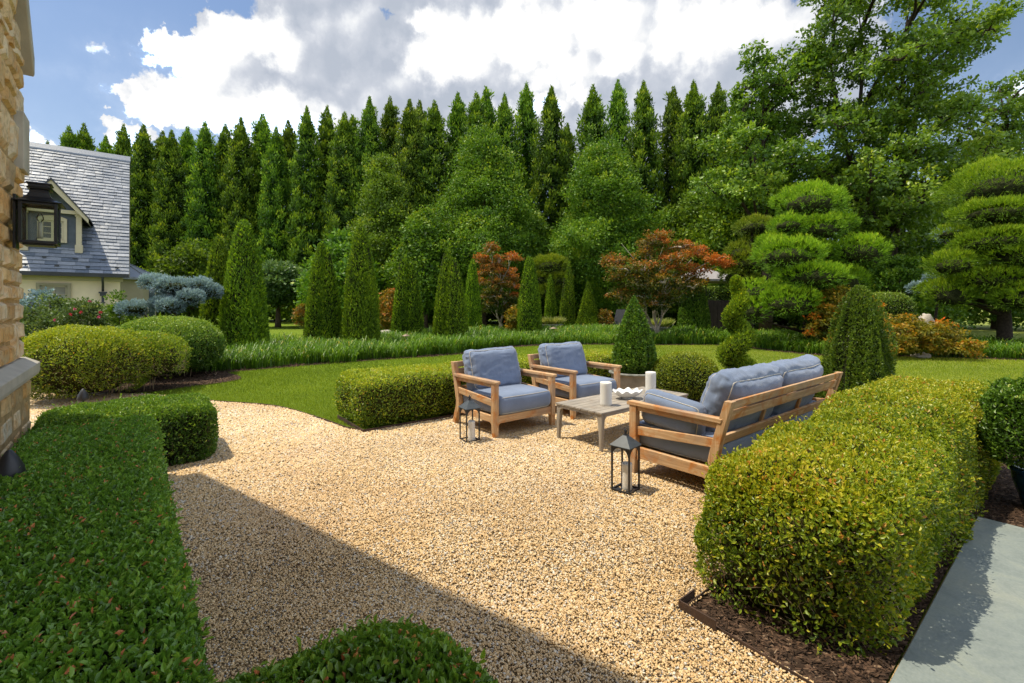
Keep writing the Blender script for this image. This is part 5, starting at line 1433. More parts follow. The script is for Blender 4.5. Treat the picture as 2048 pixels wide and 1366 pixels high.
# ================================================================= crowns built of leaf sprays
def cluster_leaves(C, rad, per, L, Wd, rng, flat=.6, up=.3, tb=None, out_from=None, droop=0.0, grad=.18):
    n = len(C) * per
    rad = np.broadcast_to(np.asarray(rad, float), (len(C),))
    O_ = rand_dirs(n, rng) * (rng.random(n) ** .45)[:, None]
    S = np.repeat(rad, per)[:, None] * np.array([1, 1, flat])
    P = np.repeat(C, per, 0) + O_ * S
    N = nrm(O_ * np.array([1, 1, 1 / max(flat, .2)]) + np.array([0, 0, .35]))
    D = nrm(O_ * .8 + rng.normal(0, .5, (n, 3)) + np.array([0, 0, up - droop]))
    if out_from is not None:
        D = nrm(D + .5 * nrm(P - out_from))
    Lr = L * rng.uniform(.6, 1.35, n)
    V, F, m = leaf_quads(P, D, Lr, Lr * Wd * rng.uniform(.75, 1.25, n), rng, N, .1)
    base = .5 if tb is None else np.repeat(tb, per)
    ti = base + .11 * rng.normal(size=n) + grad * O_[:, 2]  # cluster tops tinted lighter, undersides darker: light put into the leaf colour
    return V, F, np.repeat(np.clip(ti, 0, 1), m)

def row_conifer(seed, H=17.0):
    rng = np.random.default_rng(seed)
    C = []; rad = []
    z = .8; lev = 0
    while z < H - 1.0:
        d_ = H - z
        r = (1.02 * min(1, d_ / 4.2) ** .95 + .30 * min(1, max(0, d_ - 4) / 7)) * rng.uniform(.9, 1.1)
        nb = max(3, int(4.2 * r + 1.3))
        a0 = lev * 2.4 + rng.uniform(-.2, .2)
        for k in range(nb):
            a = a0 + 2 * PI * k / nb + rng.normal(0, .16); rr = r * rng.uniform(.78, 1.10)
            C.append((rr * math.cos(a), rr * math.sin(a), z + rng.normal(0, .14) - .1)); rad.append(rng.uniform(.34, .47) * min(1, .45 + d_ / 5))
        z += .50 * (.55 + .45 * min(1, r)); lev += 1
    C = np.array(C); rad = np.array(rad)
    g = Geo(); n = len(C)
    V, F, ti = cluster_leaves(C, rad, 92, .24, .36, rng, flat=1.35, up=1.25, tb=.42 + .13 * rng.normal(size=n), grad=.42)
    g.add(V, F, 0, ti)
    # pointed leader: a cone of upright sprays
    n2 = 1500; dd = 2.4 * rng.random(n2) ** .6; th = rng.uniform(0, 2 * PI, n2); rr = .27 * dd * (1 + .25 * vnoise(np.stack([np.cos(th) * 1.5, np.sin(th) * 1.5, dd * 2.2], 1), 1.3, seed)) * rng.uniform(.7, 1, n2)
    P = np.stack([rr * np.cos(th), rr * np.sin(th), H - .12 - dd], 1); O_ = np.stack([np.cos(th), np.sin(th), 0 * th], 1)
    D = nrm(O_ * .7 + rng.normal(0, .35, (n2, 3)) + np.array([0, 0, 1.1]))
    V, F, m = leaf_quads(P, D, .20 * rng.uniform(.6, 1.2, n2), .07, rng, O_); g.add(V, F, 0, np.repeat(np.clip(.48 + .18 * rng.normal(size=n2), 0, 1), m))
    # dark inner foliage, its shade put into the tint
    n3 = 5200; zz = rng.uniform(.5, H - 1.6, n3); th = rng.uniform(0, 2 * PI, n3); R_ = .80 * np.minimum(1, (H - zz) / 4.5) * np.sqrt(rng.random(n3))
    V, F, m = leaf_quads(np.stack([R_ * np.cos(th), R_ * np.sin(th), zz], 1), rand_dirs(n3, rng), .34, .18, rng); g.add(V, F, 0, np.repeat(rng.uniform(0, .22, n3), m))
    g2 = Geo(); g2.tube([(0, 0, 0), (.03, 0, H * .5), (0, 0, H - .6)], [.17, .10, .02], 8)
    for i in rng.choice(n, min(n, 60), replace=False):
        c = C[i]; g2.tube([(0, 0, c[2] - .25), c * np.array([.6, .6, 1]) - np.array([0, 0, .12]), c], [.035, .02, .01], 4, cap=False)
    return g, g2
protos = []
tops = [(138, 250), (168, 245), (212, 270), (247, 246), (287, 246), (325, 260), (343, 258), (375, 250), (410, 240), (451, 246), (482, 233), (525, 225), (552, 250), (577, 238), (614, 211), (654, 209), (689, 221), (705, 227), (739, 192), (780, 191), (819, 195), (839, 199), (869, 199), (916, 182), (953, 182), (972, 170), (1009, 185), (1053, 163), (1103, 169), (1135, 245), (1186, 168), (1236, 156), (1287, 159), (1347, 170), (1387, 159), (1437, 162), (1475, 175), (1530, 180), (60, 285), (95, 280), (20, 290), (-30, 280)]
tops = sorted(tops)
words = 'first second third fourth fifth sixth seventh eighth ninth tenth eleventh twelfth thirteenth fourteenth fifteenth sixteenth seventeenth eighteenth nineteenth twentieth'.split()
for i, (px, py) in enumerate(tops):
    # the row runs away to the left: its distance grows from 33 m on the right to 44 m on the left
    f = (1437 - px) / 1300.0
    Z = 33.0 + 10.5 * f + (1.5 if i % 2 else -.8) + random.uniform(-.5, .5)
    H = EYE + (HZ - py) / FPX * Z
    pos = ray(px, Z)
    side = 'left' if i < 21 else 'right'
    nth = words[i] if i < 20 else (words[len(tops) - 1 - i] if len(tops) - 1 - i < 20 else 'middle')
    lm = 'behind the slate roof' if px < 260 else 'just right of the cottage' if px < 480 else 'above the left arborvitae' if px < 740 else 'above the middle crowns' if px < 1110 else 'left of the tallest tree'
    label = f'tall conifer {lm}, {nth} top from the {side} end'
    if len(protos) < 8:
        cr, tr = row_conifer(100 + i)
        t = thing('conifer', label, 'tree', pos, random.uniform(0, 6), 'tall conifer row across the back')
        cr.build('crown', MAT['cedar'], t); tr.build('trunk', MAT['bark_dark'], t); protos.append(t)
    else:
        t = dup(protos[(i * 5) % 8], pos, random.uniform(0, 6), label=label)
    s = H / 17.0; t.scale = (s * random.uniform(.88, 1.12), s * random.uniform(.88, 1.12), s)
# second, hidden-foot rank that closes the gaps lower down
def crown_tree(name, label, pos, H, W, seed, prof, n_cl, cr, per, L, mat, cat='tree', z0=.12, flat=.55, Wd=.6, limbs=26, trunk_r=.16, bark='bark', up=.25, inner=.55, group=None, lump=.22, stems=1, lean=(0, 0), rotz=0, droop=0.0, depth=1.0, bare=None, trunk_top=.92):
    rng = np.random.default_rng(seed)
    t_ = thing(name, label, cat, pos, rotz, group)
    k = n_cl * 3
    tt = rng.uniform(z0, 1, k); pr = prof((tt - z0) / (1 - z0)); keep = rng.random(k) < np.clip(pr, .08, 1) ; tt = tt[keep][:n_cl]; k = len(tt)
    th = rng.uniform(0, 2 * PI, k)
    rf = inner + (1 - inner) * rng.random(k) ** .5
    bp = np.stack([np.cos(th), np.sin(th), tt * H * .35], 1)
    lm_ = 1 + lump * vnoise(bp, 1.7, seed) + lump * .6 * vnoise(bp, 3.7, seed + 3)
    rr = W / 2 * prof((tt - z0) / (1 - z0)) * rf * lm_
    C = np.stack([rr * np.cos(th) + lean[0] * tt, rr * np.sin(th) * depth + lean[1] * tt, tt * H], 1)
    C[:, 2] -= .06 * H * (rf - .6) * (1 - tt)
    g = Geo()
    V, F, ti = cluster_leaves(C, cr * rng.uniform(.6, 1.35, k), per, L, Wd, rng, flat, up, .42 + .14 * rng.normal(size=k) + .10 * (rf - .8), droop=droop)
    g.add(V, F, 0, ti); g.build('crown', MAT[mat], t_)
    g = Geo()
    tops_ = [(lean[0] * .9, lean[1] * .9)] if stems == 1 else [(W * .2 * math.cos(2 * PI * j / stems + seed), W * .2 * math.sin(2 * PI * j / stems + seed)) for j in range(stems)]
    spines = []
    for (x, y) in tops_:
        zt = H * trunk_top
        sp = [(0, 0, 0)] + [(x * q ** 1.5 + rng.normal(0, .012 * H * q), y * q ** 1.5 + rng.normal(0, .012 * H * q), zt * q) for q in (.12, .3, .5, .75, 1)]
        g.tube(sp, [trunk_r * a for a in (1.25, 1, .8, .55, .32, .1)], 10); spines.append(np.array(sp))
    for i in rng.choice(k, min(k, limbs), replace=False):
        c = C[i]; sp = spines[i % len(spines)]; zt = max(.1 * H, c[2] - .35 * np.hypot(c[0], c[1]) - .05 * H)
        b = np.array([np.interp(zt, sp[:, 2], sp[:, 0]), np.interp(zt, sp[:, 2], sp[:, 1]), zt])
        m = (b + c) / 2 + np.array([0, 0, -.02 * H]) + rng.normal(0, .015 * H, 3)
        r0 = trunk_r * .35 * (1 - c[2] / H * .6)
        g.tube([b, b * .6 + m * .4, m, m * .4 + c * .6 + rng.normal(0, .01 * H, 3), c], [r0, r0 * .8, r0 * .6, r0 * .38, r0 * .15], 6, cap=False)
    g.build('trunk', MAT[bark], t_)
    return t_
def treepx(name, label, px, Z, ytop, wpx, seed, prof, *a, **k):
    return crown_tree(name, label, ray(px, Z), EYE + (HZ - ytop) / FPX * Z, wpx * Z / FPX, seed, prof, *a, **k)
egg = lambda t: np.clip(np.sin(PI * np.clip(t, 0, 1) ** .62) ** .75, 0, 1) * .98 + .02
conic = lambda t: np.clip(1 - t, 0, 1) ** .62 * np.clip(.62 + 1.6 * t, 0, 1)
ball = lambda t: np.clip(1 - (2 * t - 1) ** 2, 0, 1) ** .5
gb = 'broadleaf trees in front of the conifer row'
treepx('broadleaf_tree', 'olive-green broadleaf tree, leftmost of the three pointed crowns', 768, 29.5, 312, 160, 201, conic, 560, .68, 120, .14, 'katsura_olive', group=gb, limbs=40, lump=.4)
treepx('broadleaf_tree', 'large pointed broadleaf tree in the middle of the garden', 966, 29.5, 262, 258, 202, conic, 1000, .72, 120, .14, 'katsura', group=gb, limbs=60, trunk_r=.2, lump=.42)
treepx('broadleaf_tree', 'wide pointed broadleaf tree behind the large red maple', 1207, 29, 282, 270, 203, conic, 1000, .72, 120, .14, 'katsura', group=gb, limbs=60, trunk_r=.2, lump=.42)
treepx('broadleaf_tree', 'drooping dark broadleaf tree low behind the tallest left columns', 850, 27.5, 420, 130, 204, egg, 360, .55, 65, .17, 'katsura', group=gb, z0=.18, droop=.2)
treepx('broadleaf_tree', 'pale low broadleaf tree with a shaded underside on the far lawn', 556, 29, 532, 128, 205, ball, 330, .50, 80, .19, 'pale', z0=.42, limbs=30, group=gb)
treepx('broadleaf_tree', 'light green feathery tree above the blue spruce', 378, 24, 486, 130, 206, egg, 330, .50, 70, .15, 'bright', z0=.1, limbs=20, group=gb)
treepx('broadleaf_tree', 'dark understorey tree low behind the slim left columns', 690, 27, 470, 150, 207, egg, 320, .6, 60, .2, 'katsura', z0=.10, group=gb)
treepx('broadleaf_tree', 'dark bushy tree below the middle crown beside the maple', 1060, 31, 430, 140, 208, egg, 320, .6, 60, .2, 'katsura', z0=.22, group=gb)
treepx('broadleaf_tree', 'olive shrubby tree between red maple and cloud pine', 1400, 30.5, 372, 140, 209, egg, 480, .66, 90, .17, 'katsura_olive', z0=.12, group=gb)
# the tall trees on the right
wide = lambda t: np.clip(.25 + 1.9 * t, 0, 1) * np.clip((1 - t) * 2.3, 0, 1) ** .55
gr = 'tall trees on the right'
def mass_tree(name, label, px, Z, masses, seed, mat, sub=.44, per=62, L=.17, group=None, trunk_r=.3, stems=3, dens=1.0, depth=2.4, lean=0, bark='bark_dark', flat=.5, base_gap=.15, cat='tree'):
    """a loose crown: foliage masses surveyed at the tree's distance, each a handful of leafy sprays, on forking limbs"""
    rng = np.random.default_rng(seed)
    t_ = thing(name, label, 'tree', ray(px, Z), 0, group)
    k = Z / FPX; g = Geo(); gt = Geo(); M = []
    for i, m_ in enumerate(masses):
        mx, my, rx, ry = m_[:4]
        x = (mx - px) * k; z = EYE + (HZ - my) * k; a = rx * k * 1.22; c = ry * k * 1.22
        y = rng.uniform(-1.25, .45) * depth
        tm = (m_[4] if len(m_) > 4 else 0.0); M.append((x, y, z, a, c))
        n = max(9, int(dens * 17 * a * a * c / (sub ** 3) * .055) + 5)
        O_ = rand_dirs(n, rng) * (rng.random(n) ** .4)[:, None]
        C = np.array([x, y, z]) + O_ * np.array([a, a, c]) * rng.uniform(.8, 1.25, (n, 1))
        C[:, 2] -= .12 * (O_[:, 0] ** 2 + O_[:, 1] ** 2) * a
        V, F, ti = cluster_leaves(C, sub * rng.uniform(.5, 1.35, n), per, L, .6, rng, flat, .1, (.40 if mat == 'maple' else .44) + tm + .12 * rng.normal(size=n) + .12 * O_[:, 2] + .06 * rng.normal(), droop=.15)
        g.add(V, F, 0, ti)
        for q in range(min(n, 5)):
            b = np.array([x, y, z]); gt.tube([b - [0, 0, c * .4], (b + C[q]) / 2, C[q]], [.045, .03, .012], 4, cap=False)
    g.build('crown', MAT[mat], t_)
    M = np.array(M); zt = M[:, 2].max(); x0 = M[:, 0].mean(); sps = []
    for j in range(stems):
        tx = x0 + (j - (stems - 1) / 2) * np.ptp(M[:, 0]) * .20; ty = rng.uniform(-.8, .8)
        sp = [(0, 0, 0)] + [((tx) * max(0, q - .15) * 1.18 + rng.normal(0, .12), ty * q, zt * .94 * q) for q in (.12, .25, .4, .55, .7, .85, 1)]
        gt.tube(sp, [trunk_r * a for a in (1.2, 1, .8, .68, .54, .4, .25, .08)], 10); sps.append(np.array(sp))
    for m in M:
        best = None
        for sp in sps:
            zb = max(.15 * zt, m[2] - .8 - .45 * abs(m[0] - np.interp(m[2], sp[:, 2], sp[:, 0]))); b = np.array([np.interp(zb, sp[:, 2], sp[:, i]) for i in range(3)]); b[2] = zb
            d = np.linalg.norm(b - m[:3])
            if best is None or d < best[0]: best = (d, b)
        b = best[1]; e = m[:3]; mid = (b + e) / 2 + rng.normal(0, .10, 3) + [0, 0, .05 * best[0]]; r0 = min(.12, .03 + .022 * best[0], trunk_r * .55)
        gt.tube([b, b * .65 + mid * .35, mid, mid * .4 + e * .6 + rng.normal(0, .06, 3), e], [r0, r0 * .85, r0 * .65, r0 * .45, r0 * .25], 7, cap=False)
    gt.build('trunk', MAT[bark], t_)
    return t_
Zt = lambda l: [(1340 + a / 2.73, b / 2.73, c / 2.73, d / 2.73) for a, b, c, d in l]
mass_tree('tall_tree', 'tallest loose-crowned tree reaching above the frame on the right', 1765, 22, Zt([(880, 60, 140, 110), (1010, 40, 110, 100), (930, -80, 120, 90), (1080, -90, 140, 90), (1270, -60, 110, 80), (790, 190, 85, 65), (950, 230, 140, 95), (1170, 100, 60, 80), (1310, 60, 125, 90), (1290, 210, 130, 80), (1530, 110, 95, 70), (1690, 140, 75, 45), (1620, 235, 100, 60), (1600, 330, 75, 60), (1480, 220, 90, 60), (740, 320, 80, 50), (860, 340, 95, 65), (1080, 330, 125, 85), (1250, 340, 125, 80), (1400, 330, 100, 65), (980, 460, 135, 85), (1180, 470, 145, 95), (1350, 480, 110, 75), (1480, 480, 80, 50), (860, 600, 120, 80), (1050, 610, 130, 90), (1250, 610, 140, 85), (790, 740, 110, 80), (960, 760, 120, 85), (1150, 740, 120, 90), (1350, 700, 110, 75), (720, 890, 100, 75), (900, 900, 110, 75), (1080, 900, 120, 80), (1270, 860, 110, 80), (1400, 830, 90, 60), (800, 480, 90, 60), (1050, 180, 80, 60), (1100, 120, 90, 80), (1130, 540, 90, 70), (900, 560, 100, 70), (1180, 860, 130, 90), (980, 1000, 130, 90), (1130, 1020, 130, 90), (1280, 1000, 130, 90), (1400, 960, 110, 80), (860, 1040, 110, 80), (1060, 720, 120, 90), (1020, 870, 110, 90), (1200, 980, 120, 90), (1100, 1140, 120, 80), (1220, 1170, 110, 80), (1000, 1180, 110, 80), (1320, 1140, 110, 80), (1150, 1280, 120, 80)]), 221, 'sweetgum', group=gr, trunk_r=.22, stems=4)
mass_tree('tall_tree', 'shorter broad tree joined to the left of the tallest tree', 1530, 24, Zt([(375, 390, 50, 42), (480, 400, 85, 70), (600, 400, 80, 70), (400, 500, 80, 60), (540, 520, 120, 85), (650, 510, 90, 80), (360, 610, 80, 65), (480, 650, 115, 85), (620, 650, 110, 85), (310, 740, 80, 65), (440, 790, 115, 85), (580, 800, 110, 85), (260, 890, 90, 65), (390, 930, 120, 85), (540, 960, 115, 85), (180, 1060, 100, 70), (310, 1090, 120, 85), (460, 1090, 120, 85), (640, 960, 100, 80)]), 222, 'sweetgum', group=gr, trunk_r=.24, stems=2, dens=1.25)
mass_tree('tall_tree', 'arching tree leaning in from the right edge with spreading branches', 2080, 24, Zt([(1900, 460, 75, 45), (1810, 500, 70, 40), (1730, 545, 80, 42), (1640, 530, 70, 40), (1560, 565, 60, 38), (1850, 590, 75, 42), (1710, 640, 90, 48), (1570, 650, 85, 50), (1450, 640, 70, 55), (1600, 770, 105, 62), (1750, 750, 95, 62), (1870, 720, 90, 62), (1500, 830, 90, 62), (1680, 860, 110, 66), (1830, 880, 110, 66), (2000, 420, 90, 60), (2080, 520, 110, 70), (2000, 640, 110, 66), (2000, 800, 130, 80), (2130, 700, 120, 80)]), 223, 'sweetgum', group=gr, trunk_r=.25, stems=2, dens=.9)
treepx('tall_tree', 'bright yellow-green tree glimpsed behind the right cloud pine', 1905, 30, 330, 150, 224, egg, 330, .6, 60, .22, 'bright', z0=.15, group=gr)
treepx('tall_tree', 'dark ivy-clad tree filling the gap between the two cloud pines', 1790, 25, 360, 190, 225, lambda t: np.clip(1 - t ** 3, 0, 1) ** .5, 620, .6, 70, .18, 'katsura', z0=.04, limbs=30, group=gr)
treepx('tall_tree', 'dark evergreen mass behind the left cloud pine', 1500, 27, 300, 200, 226, egg, 520, .7, 65, .22, 'cedar', z0=.05, group=gr)
treepx('tall_tree', 'deeply shaded tree directly behind the bright green cloud pine', 1650, 26.5, 330, 190, 230, egg, 480, .7, 70, .20, 'cedar', z0=.04, group=gr)
treepx('tall_tree', 'shaded tree closing the view behind the right cloud pine', 1990, 27, 300, 240, 227, egg, 520, .7, 65, .22, 'katsura', z0=.05, group=gr)
treepx('tall_tree', 'dark tree low behind the grey canopy', 1345, 31, 420, 200, 228, egg, 420, .7, 60, .24, 'cedar', z0=.05, group=gr)
treepx('yew_shrub', 'dark spreading yew at the foot of the ivy-clad tree', 1800, 21, 520, 130, 229, ball, 260, .4, 70, .13, 'katsura', cat='shrub', z0=.1, limbs=8)
# dark under-planting against the conifer feet
for i, (px, w) in enumerate(((300, 170), (470, 150), (640, 170), (880, 180), (1040, 170), (1180, 160), (1290, 150), (1440, 160), (1600, 180))):
    treepx('understorey_shrub', f'dark broad shrub at the foot of the conifers, {words[i]} from the left', px, 33 + 6 * (1440 - px) / 1300, 545 + (i % 3) * 8, w, 240 + i, ball, 200, .75, 55, .26, 'cedar', cat='shrub', z0=.03, limbs=4, group='dark shrubs at the foot of the conifer row')

# ---- cloud-pruned pines
def cloud_pine(name, label, px, Z, pads, seed, mat, needle=.14, tufts=520, group=None, bark='bark_dark', trunk_r=.13, H=None, droop=0, width=.016, lean=0, twist=.4, under=True):
    """pads: (picture x, picture y, half width, half height) surveyed at the tree's distance; depth alternates"""
    rng = np.random.default_rng(seed)
    base = ray(px, Z); t_ = thing(name, label, 'tree', base, 0, group)
    g = Geo(); gt = Geo()
    k = Z / FPX; cs = []
    for i, pad in enumerate(pads):
        x = (pad[0] - px) * k; z = EYE + (HZ - pad[1]) * k; rx = pad[2] * k * 1.05; rz = pad[3] * k * 1.16
        y = pad[4] if len(pad) > 4 else rng.uniform(-.45, .45) * max(.3, (1.8 - abs(x)))
        ry = rx * rng.uniform(.8, 1.05)
        cs.append((x, y, z, rx, ry, rz))
        n = int(tufts * max(.35, (rx * ry) / .5)); 
        N = rand_dirs(n, rng); N[:, 2] = np.where((N[:, 2] < -.2) & (rng.random(n) < .75), -N[:, 2], N[:, 2])
        lump = 1 + .22 * vnoise(N * 2.2 + seed + i, 1.7, seed + i)
        P = np.array([x, y, z]) + N * np.array([rx, ry, rz]) * lump[:, None] * (1.02 - rng.exponential(.06, n))[:, None]
        P[:, 2] = np.maximum(P[:, 2], z - rz * .6 + rng.normal(0, .03, n)) + .02 * rng.normal(size=n)
        Nn = nrm(N / np.array([rx, ry, rz]))
        for q in range(5):
            D = nrm(Nn * .9 + rng.normal(0, .42, (n, 3)) + np.array([0, 0, .5 - droop])); L_ = needle * rng.uniform(.6, 1.25, n)
            V, F, m = leaf_quads(P, D, L_, np.full(n, width), rng, None, 0)
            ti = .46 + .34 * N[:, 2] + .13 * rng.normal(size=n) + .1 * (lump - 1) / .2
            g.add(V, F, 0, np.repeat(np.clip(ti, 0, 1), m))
        # dark twiggy inside
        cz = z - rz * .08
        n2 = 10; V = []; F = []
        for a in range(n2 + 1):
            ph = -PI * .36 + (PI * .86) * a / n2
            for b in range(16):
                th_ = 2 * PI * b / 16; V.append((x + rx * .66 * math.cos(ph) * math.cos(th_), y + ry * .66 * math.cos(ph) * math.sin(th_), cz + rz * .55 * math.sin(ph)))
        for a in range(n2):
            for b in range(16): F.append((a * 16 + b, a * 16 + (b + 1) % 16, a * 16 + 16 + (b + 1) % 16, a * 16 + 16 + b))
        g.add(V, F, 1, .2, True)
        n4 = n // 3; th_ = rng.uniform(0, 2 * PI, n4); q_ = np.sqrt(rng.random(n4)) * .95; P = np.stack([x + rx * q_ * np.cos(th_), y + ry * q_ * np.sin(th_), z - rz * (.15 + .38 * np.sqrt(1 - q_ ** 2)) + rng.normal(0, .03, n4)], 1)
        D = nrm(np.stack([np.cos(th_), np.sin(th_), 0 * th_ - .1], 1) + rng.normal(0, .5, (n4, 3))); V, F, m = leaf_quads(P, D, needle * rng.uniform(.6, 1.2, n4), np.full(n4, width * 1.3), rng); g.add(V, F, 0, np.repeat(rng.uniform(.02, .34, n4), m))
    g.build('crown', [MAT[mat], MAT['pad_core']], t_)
    cs = np.array(cs); top = cs[np.argmax(cs[:, 2])]
    zt = top[2]; sp = []
    for q in np.linspace(0, 1, 9): sp.append((lean * k * q + top[0] * q ** 2 + twist * .25 * math.sin(q * 5 + seed), .1 * math.sin(q * 4 + seed), zt * q))
    sp[0] = (0, 0, 0); gt.tube(sp, [trunk_r * (1 - .8 * q) for q in np.linspace(0, 1, 9)], 9); spa = np.array(sp)
    for c in cs:
        zb = max(.25, c[2] - .25 - .22 * abs(c[0])); b = np.array([np.interp(zb, spa[:, 2], spa[:, 0]), np.interp(zb, spa[:, 2], spa[:, 1]), zb])
        e = c[:3] - np.array([0, 0, c[5] * .35]); m = (b + e) / 2 + rng.normal(0, .05, 3)
        gt.tube([b, m, e], [trunk_r * .42, trunk_r * .3, trunk_r * .14], 6, cap=False)
        for _ in range(5):
            e2 = e + np.array([rng.uniform(-.7, .7) * c[3], rng.uniform(-.7, .7) * c[4], c[5] * .25]); gt.tube([e * .5 + m * .5, e2], [trunk_r * .14, trunk_r * .06], 4, cap=False)
    gt.build('trunk', MAT[bark], t_)
    return t_
Zq = lambda l: [(1440 + a / 2.969, 300 + b / 2.969, c / 2.969, d / 2.969, *r_) for a, b, c, d, *r_ in l]
cloud_pine('cloud_pine', 'bright green cloud-pruned pine in tiers beside the low orange maple', 1612, 15.2,
           Zq([(532, 325, 178, 100, 0), (375, 462, 92, 52, -.3), (545, 488, 110, 65, -.5), (690, 445, 100, 60, 0), (375, 548, 110, 52, .3), (330, 645, 165, 88, -.7), (540, 622, 120, 66, -.2), (742, 622, 135, 82, -.6), (440, 765, 165, 72, -.9), (690, 790, 115, 76, -.3), (805, 735, 95, 55, .6), (215, 850, 100, 66, 0), (335, 915, 155, 78, -.8), (565, 960, 125, 84, -.4), (700, 930, 90, 60, .4), (150, 960, 95, 70, -.2), (640, 560, 100, 60, 1.0), (450, 850, 120, 60, 1.0), (560, 700, 120, 60, 1.2)]), 301, 'pine', tufts=620)
cloud_pine('cloud_pine', 'golden cloud-pruned pine peeping out left of the bright green one', 1497, 17.5,
           Zq([(203, 465, 104, 54, 0), (235, 545, 85, 45, .2), (118, 615, 72, 56, 0), (165, 680, 105, 55, -.2), (95, 755, 78, 48, .1), (190, 780, 80, 50, .5)]), 302, 'pine_gold', tufts=620)
cloud_pine('cloud_pine', 'broad tiered cloud-pruned pine filling the right edge of the garden', 2010, 14.2,
           Zq([(1690, 235, 270, 140, 0), (1545, 400, 190, 66, -.5), (1745, 485, 175, 72, -.7), (1430, 492, 85, 38, .3), (1520, 565, 175, 66, -.6), (1345, 692, 118, 70, -.2), (1650, 650, 200, 70, -.9), (1850, 560, 140, 60, .3), (1560, 780, 190, 66, -.3), (1800, 730, 110, 66, -.8), (1370, 865, 115, 80, 0), (1650, 885, 190, 82, -1.0), (1880, 850, 140, 70, -.4), (1900, 400, 150, 80, 0), (1950, 690, 130, 60, 0), (1700, 560, 120, 50, .9), (1480, 830, 130, 55, .8), (1620, 740, 120, 50, 1.2), (2050, 600, 150, 60, .2), (2050, 800, 140, 60, .2)]), 303, 'pine', tufts=640, trunk_r=.2)
cloud_pine('cloud_pine', 'golden-green flat-topped pine between the two maples', 1100, 26,
           [(1100, 533, 34, 18, 0), (1086, 560, 24, 13, .2), (1118, 562, 24, 13, -.2), (1098, 585, 26, 14, 0)], 304, 'pine_gold', tufts=520, needle=.17, width=.03, trunk_r=.1)
cloud_pine('blue_spruce', 'blue spruce trained into flat cloud pads beside the cottage', 372, 12.4,
           [(312, 566, 26, 12, 0), (358, 574, 34, 14, -.2), (395, 572, 20, 12, .1), (396, 597, 22, 13, -.3), (340, 606, 22, 11, -.2), (295, 618, 27, 13, -.4), (370, 612, 22, 11, -.5), (330, 588, 24, 9, .3), (410, 584, 22, 14, .2)], 305, 'spruce', needle=.075, width=.016, tufts=1500, bark='bark', trunk_r=.08, twist=.6)
cloud_pine('blue_spruce', 'small blue spruce pads over the pale boulder at the right', 1868, 17.0,
           [(1843, 577, 22, 9, 0), (1868, 560, 12, 9, .1), (1905, 470, 18, 12, .3), (1885, 560, 10, 6, 0)], 306, 'spruce', needle=.10, width=.022, tufts=900, trunk_r=.06)

# ---- maples
fan = lambda t: np.clip(.35 + 1.3 * t, 0, 1) * np.clip((1 - t) * 2.6, 0, 1) ** .5
Zm = lambda l: [(1000 + a / 4.018, 400 + b / 4.018, c / 4.018, d / 4.018, *r_) for a, b, c, d, *r_ in l]
mass_tree('red_maple', 'large red and bronze maple with pale spreading branches right of centre', 1310, 18, Zm([(1270, 300, 105, 42, .12), (1200, 340, 70, 40, .0), (1450, 370, 90, 42, .25), (1590, 420, 100, 40, .38), (1700, 480, 70, 36, .42), (1760, 520, 40, 20, .4), (940, 490, 90, 42, .15), (880, 470, 45, 26, .1), (990, 570, 110, 55, .05), (1180, 420, 90, 55, -.05), (1230, 550, 100, 55, -.08), (1330, 480, 100, 48, .08), (1450, 530, 110, 45, .2), (1590, 560, 100, 40, .3), (900, 620, 55, 36, 0), (1060, 670, 100, 55, -.1), (1250, 650, 110, 55, -.18), (1400, 640, 100, 45, -.05), (960, 770, 75, 45, -.05), (1110, 770, 90, 50, -.12), (1290, 740, 90, 45, -.2), (1430, 710, 70, 38, -.15), (1600, 630, 65, 30, .1), (1100, 560, 80, 50, .05), (1170, 720, 80, 50, -.2), (1230, 830, 70, 40, -.22), (1380, 790, 80, 40, -.2), (1500, 700, 70, 36, -.1), (1040, 850, 60, 36, -.15)]), 321, 'maple', sub=.25, per=62, L=.085, dens=1.5, trunk_r=.05, stems=4, depth=.9, bark='bark_pale', flat=.4)
mass_tree('red_maple', 'smaller orange-red maple with twisted pale trunk left of centre', 1002, 21.5, [(500 + a / 3.413, 400 + b / 3.413, c / 3.413, d / 3.413, t_) for a, b, c, d, t_ in [(1640, 335, 30, 36, .15), (1585, 400, 55, 30, .2), (1700, 420, 60, 38, .15), (1805, 400, 30, 28, .3), (1635, 480, 75, 38, .1), (1755, 500, 65, 38, .25), (1560, 560, 45, 35, .1), (1685, 560, 85, 42, .05), (1800, 570, 45, 40, .2), (1640, 650, 75, 42, -.08), (1745, 660, 65, 40, -.12), (1805, 660, 25, 28, .3), (1625, 725, 55, 32, -.15), (1750, 735, 45, 30, -.15)]], 322, 'maple', sub=.23, per=60, L=.095, dens=1.4, trunk_r=.045, stems=3, depth=.7, bark='bark_pale', flat=.4)
crown_tree('laceleaf_maple', 'low spreading orange laceleaf maple before the right cloud pine', (10.65, 13.0, 0), 1.15, 3.0, 323, lambda t: np.clip(1 - t ** 2.2, 0, 1) ** .6, 260, .17, 80, .075, 'maple_gold', z0=.15, limbs=30, trunk_r=.05, bark='bark', inner=.35, lump=.35, flat=.45, stems=3, droop=.5, cat='shrub')
crown_tree('laceleaf_maple', 'upright orange-tipped laceleaf maple behind the loose boxwood cone', (9.9, 14.0, 0), 1.95, 1.9, 324, lambda t: np.clip(1 - t ** 2.2, 0, 1) ** .6, 150, .18, 70, .08, 'maple_gold', z0=.3, limbs=20, trunk_r=.05, bark='bark', inner=.35, lump=.35, flat=.4, stems=3, droop=.4, cat='shrub')
treepx('weeping_maple', 'golden weeping maple mound behind the twin-topped arborvitae', 783, 23, 583, 52, 325, ball, 110, .28, 80, .11, 'maple_gold', z0=.08, limbs=10, trunk_r=.05, droop=.7, flat=.7, cat='shrub')
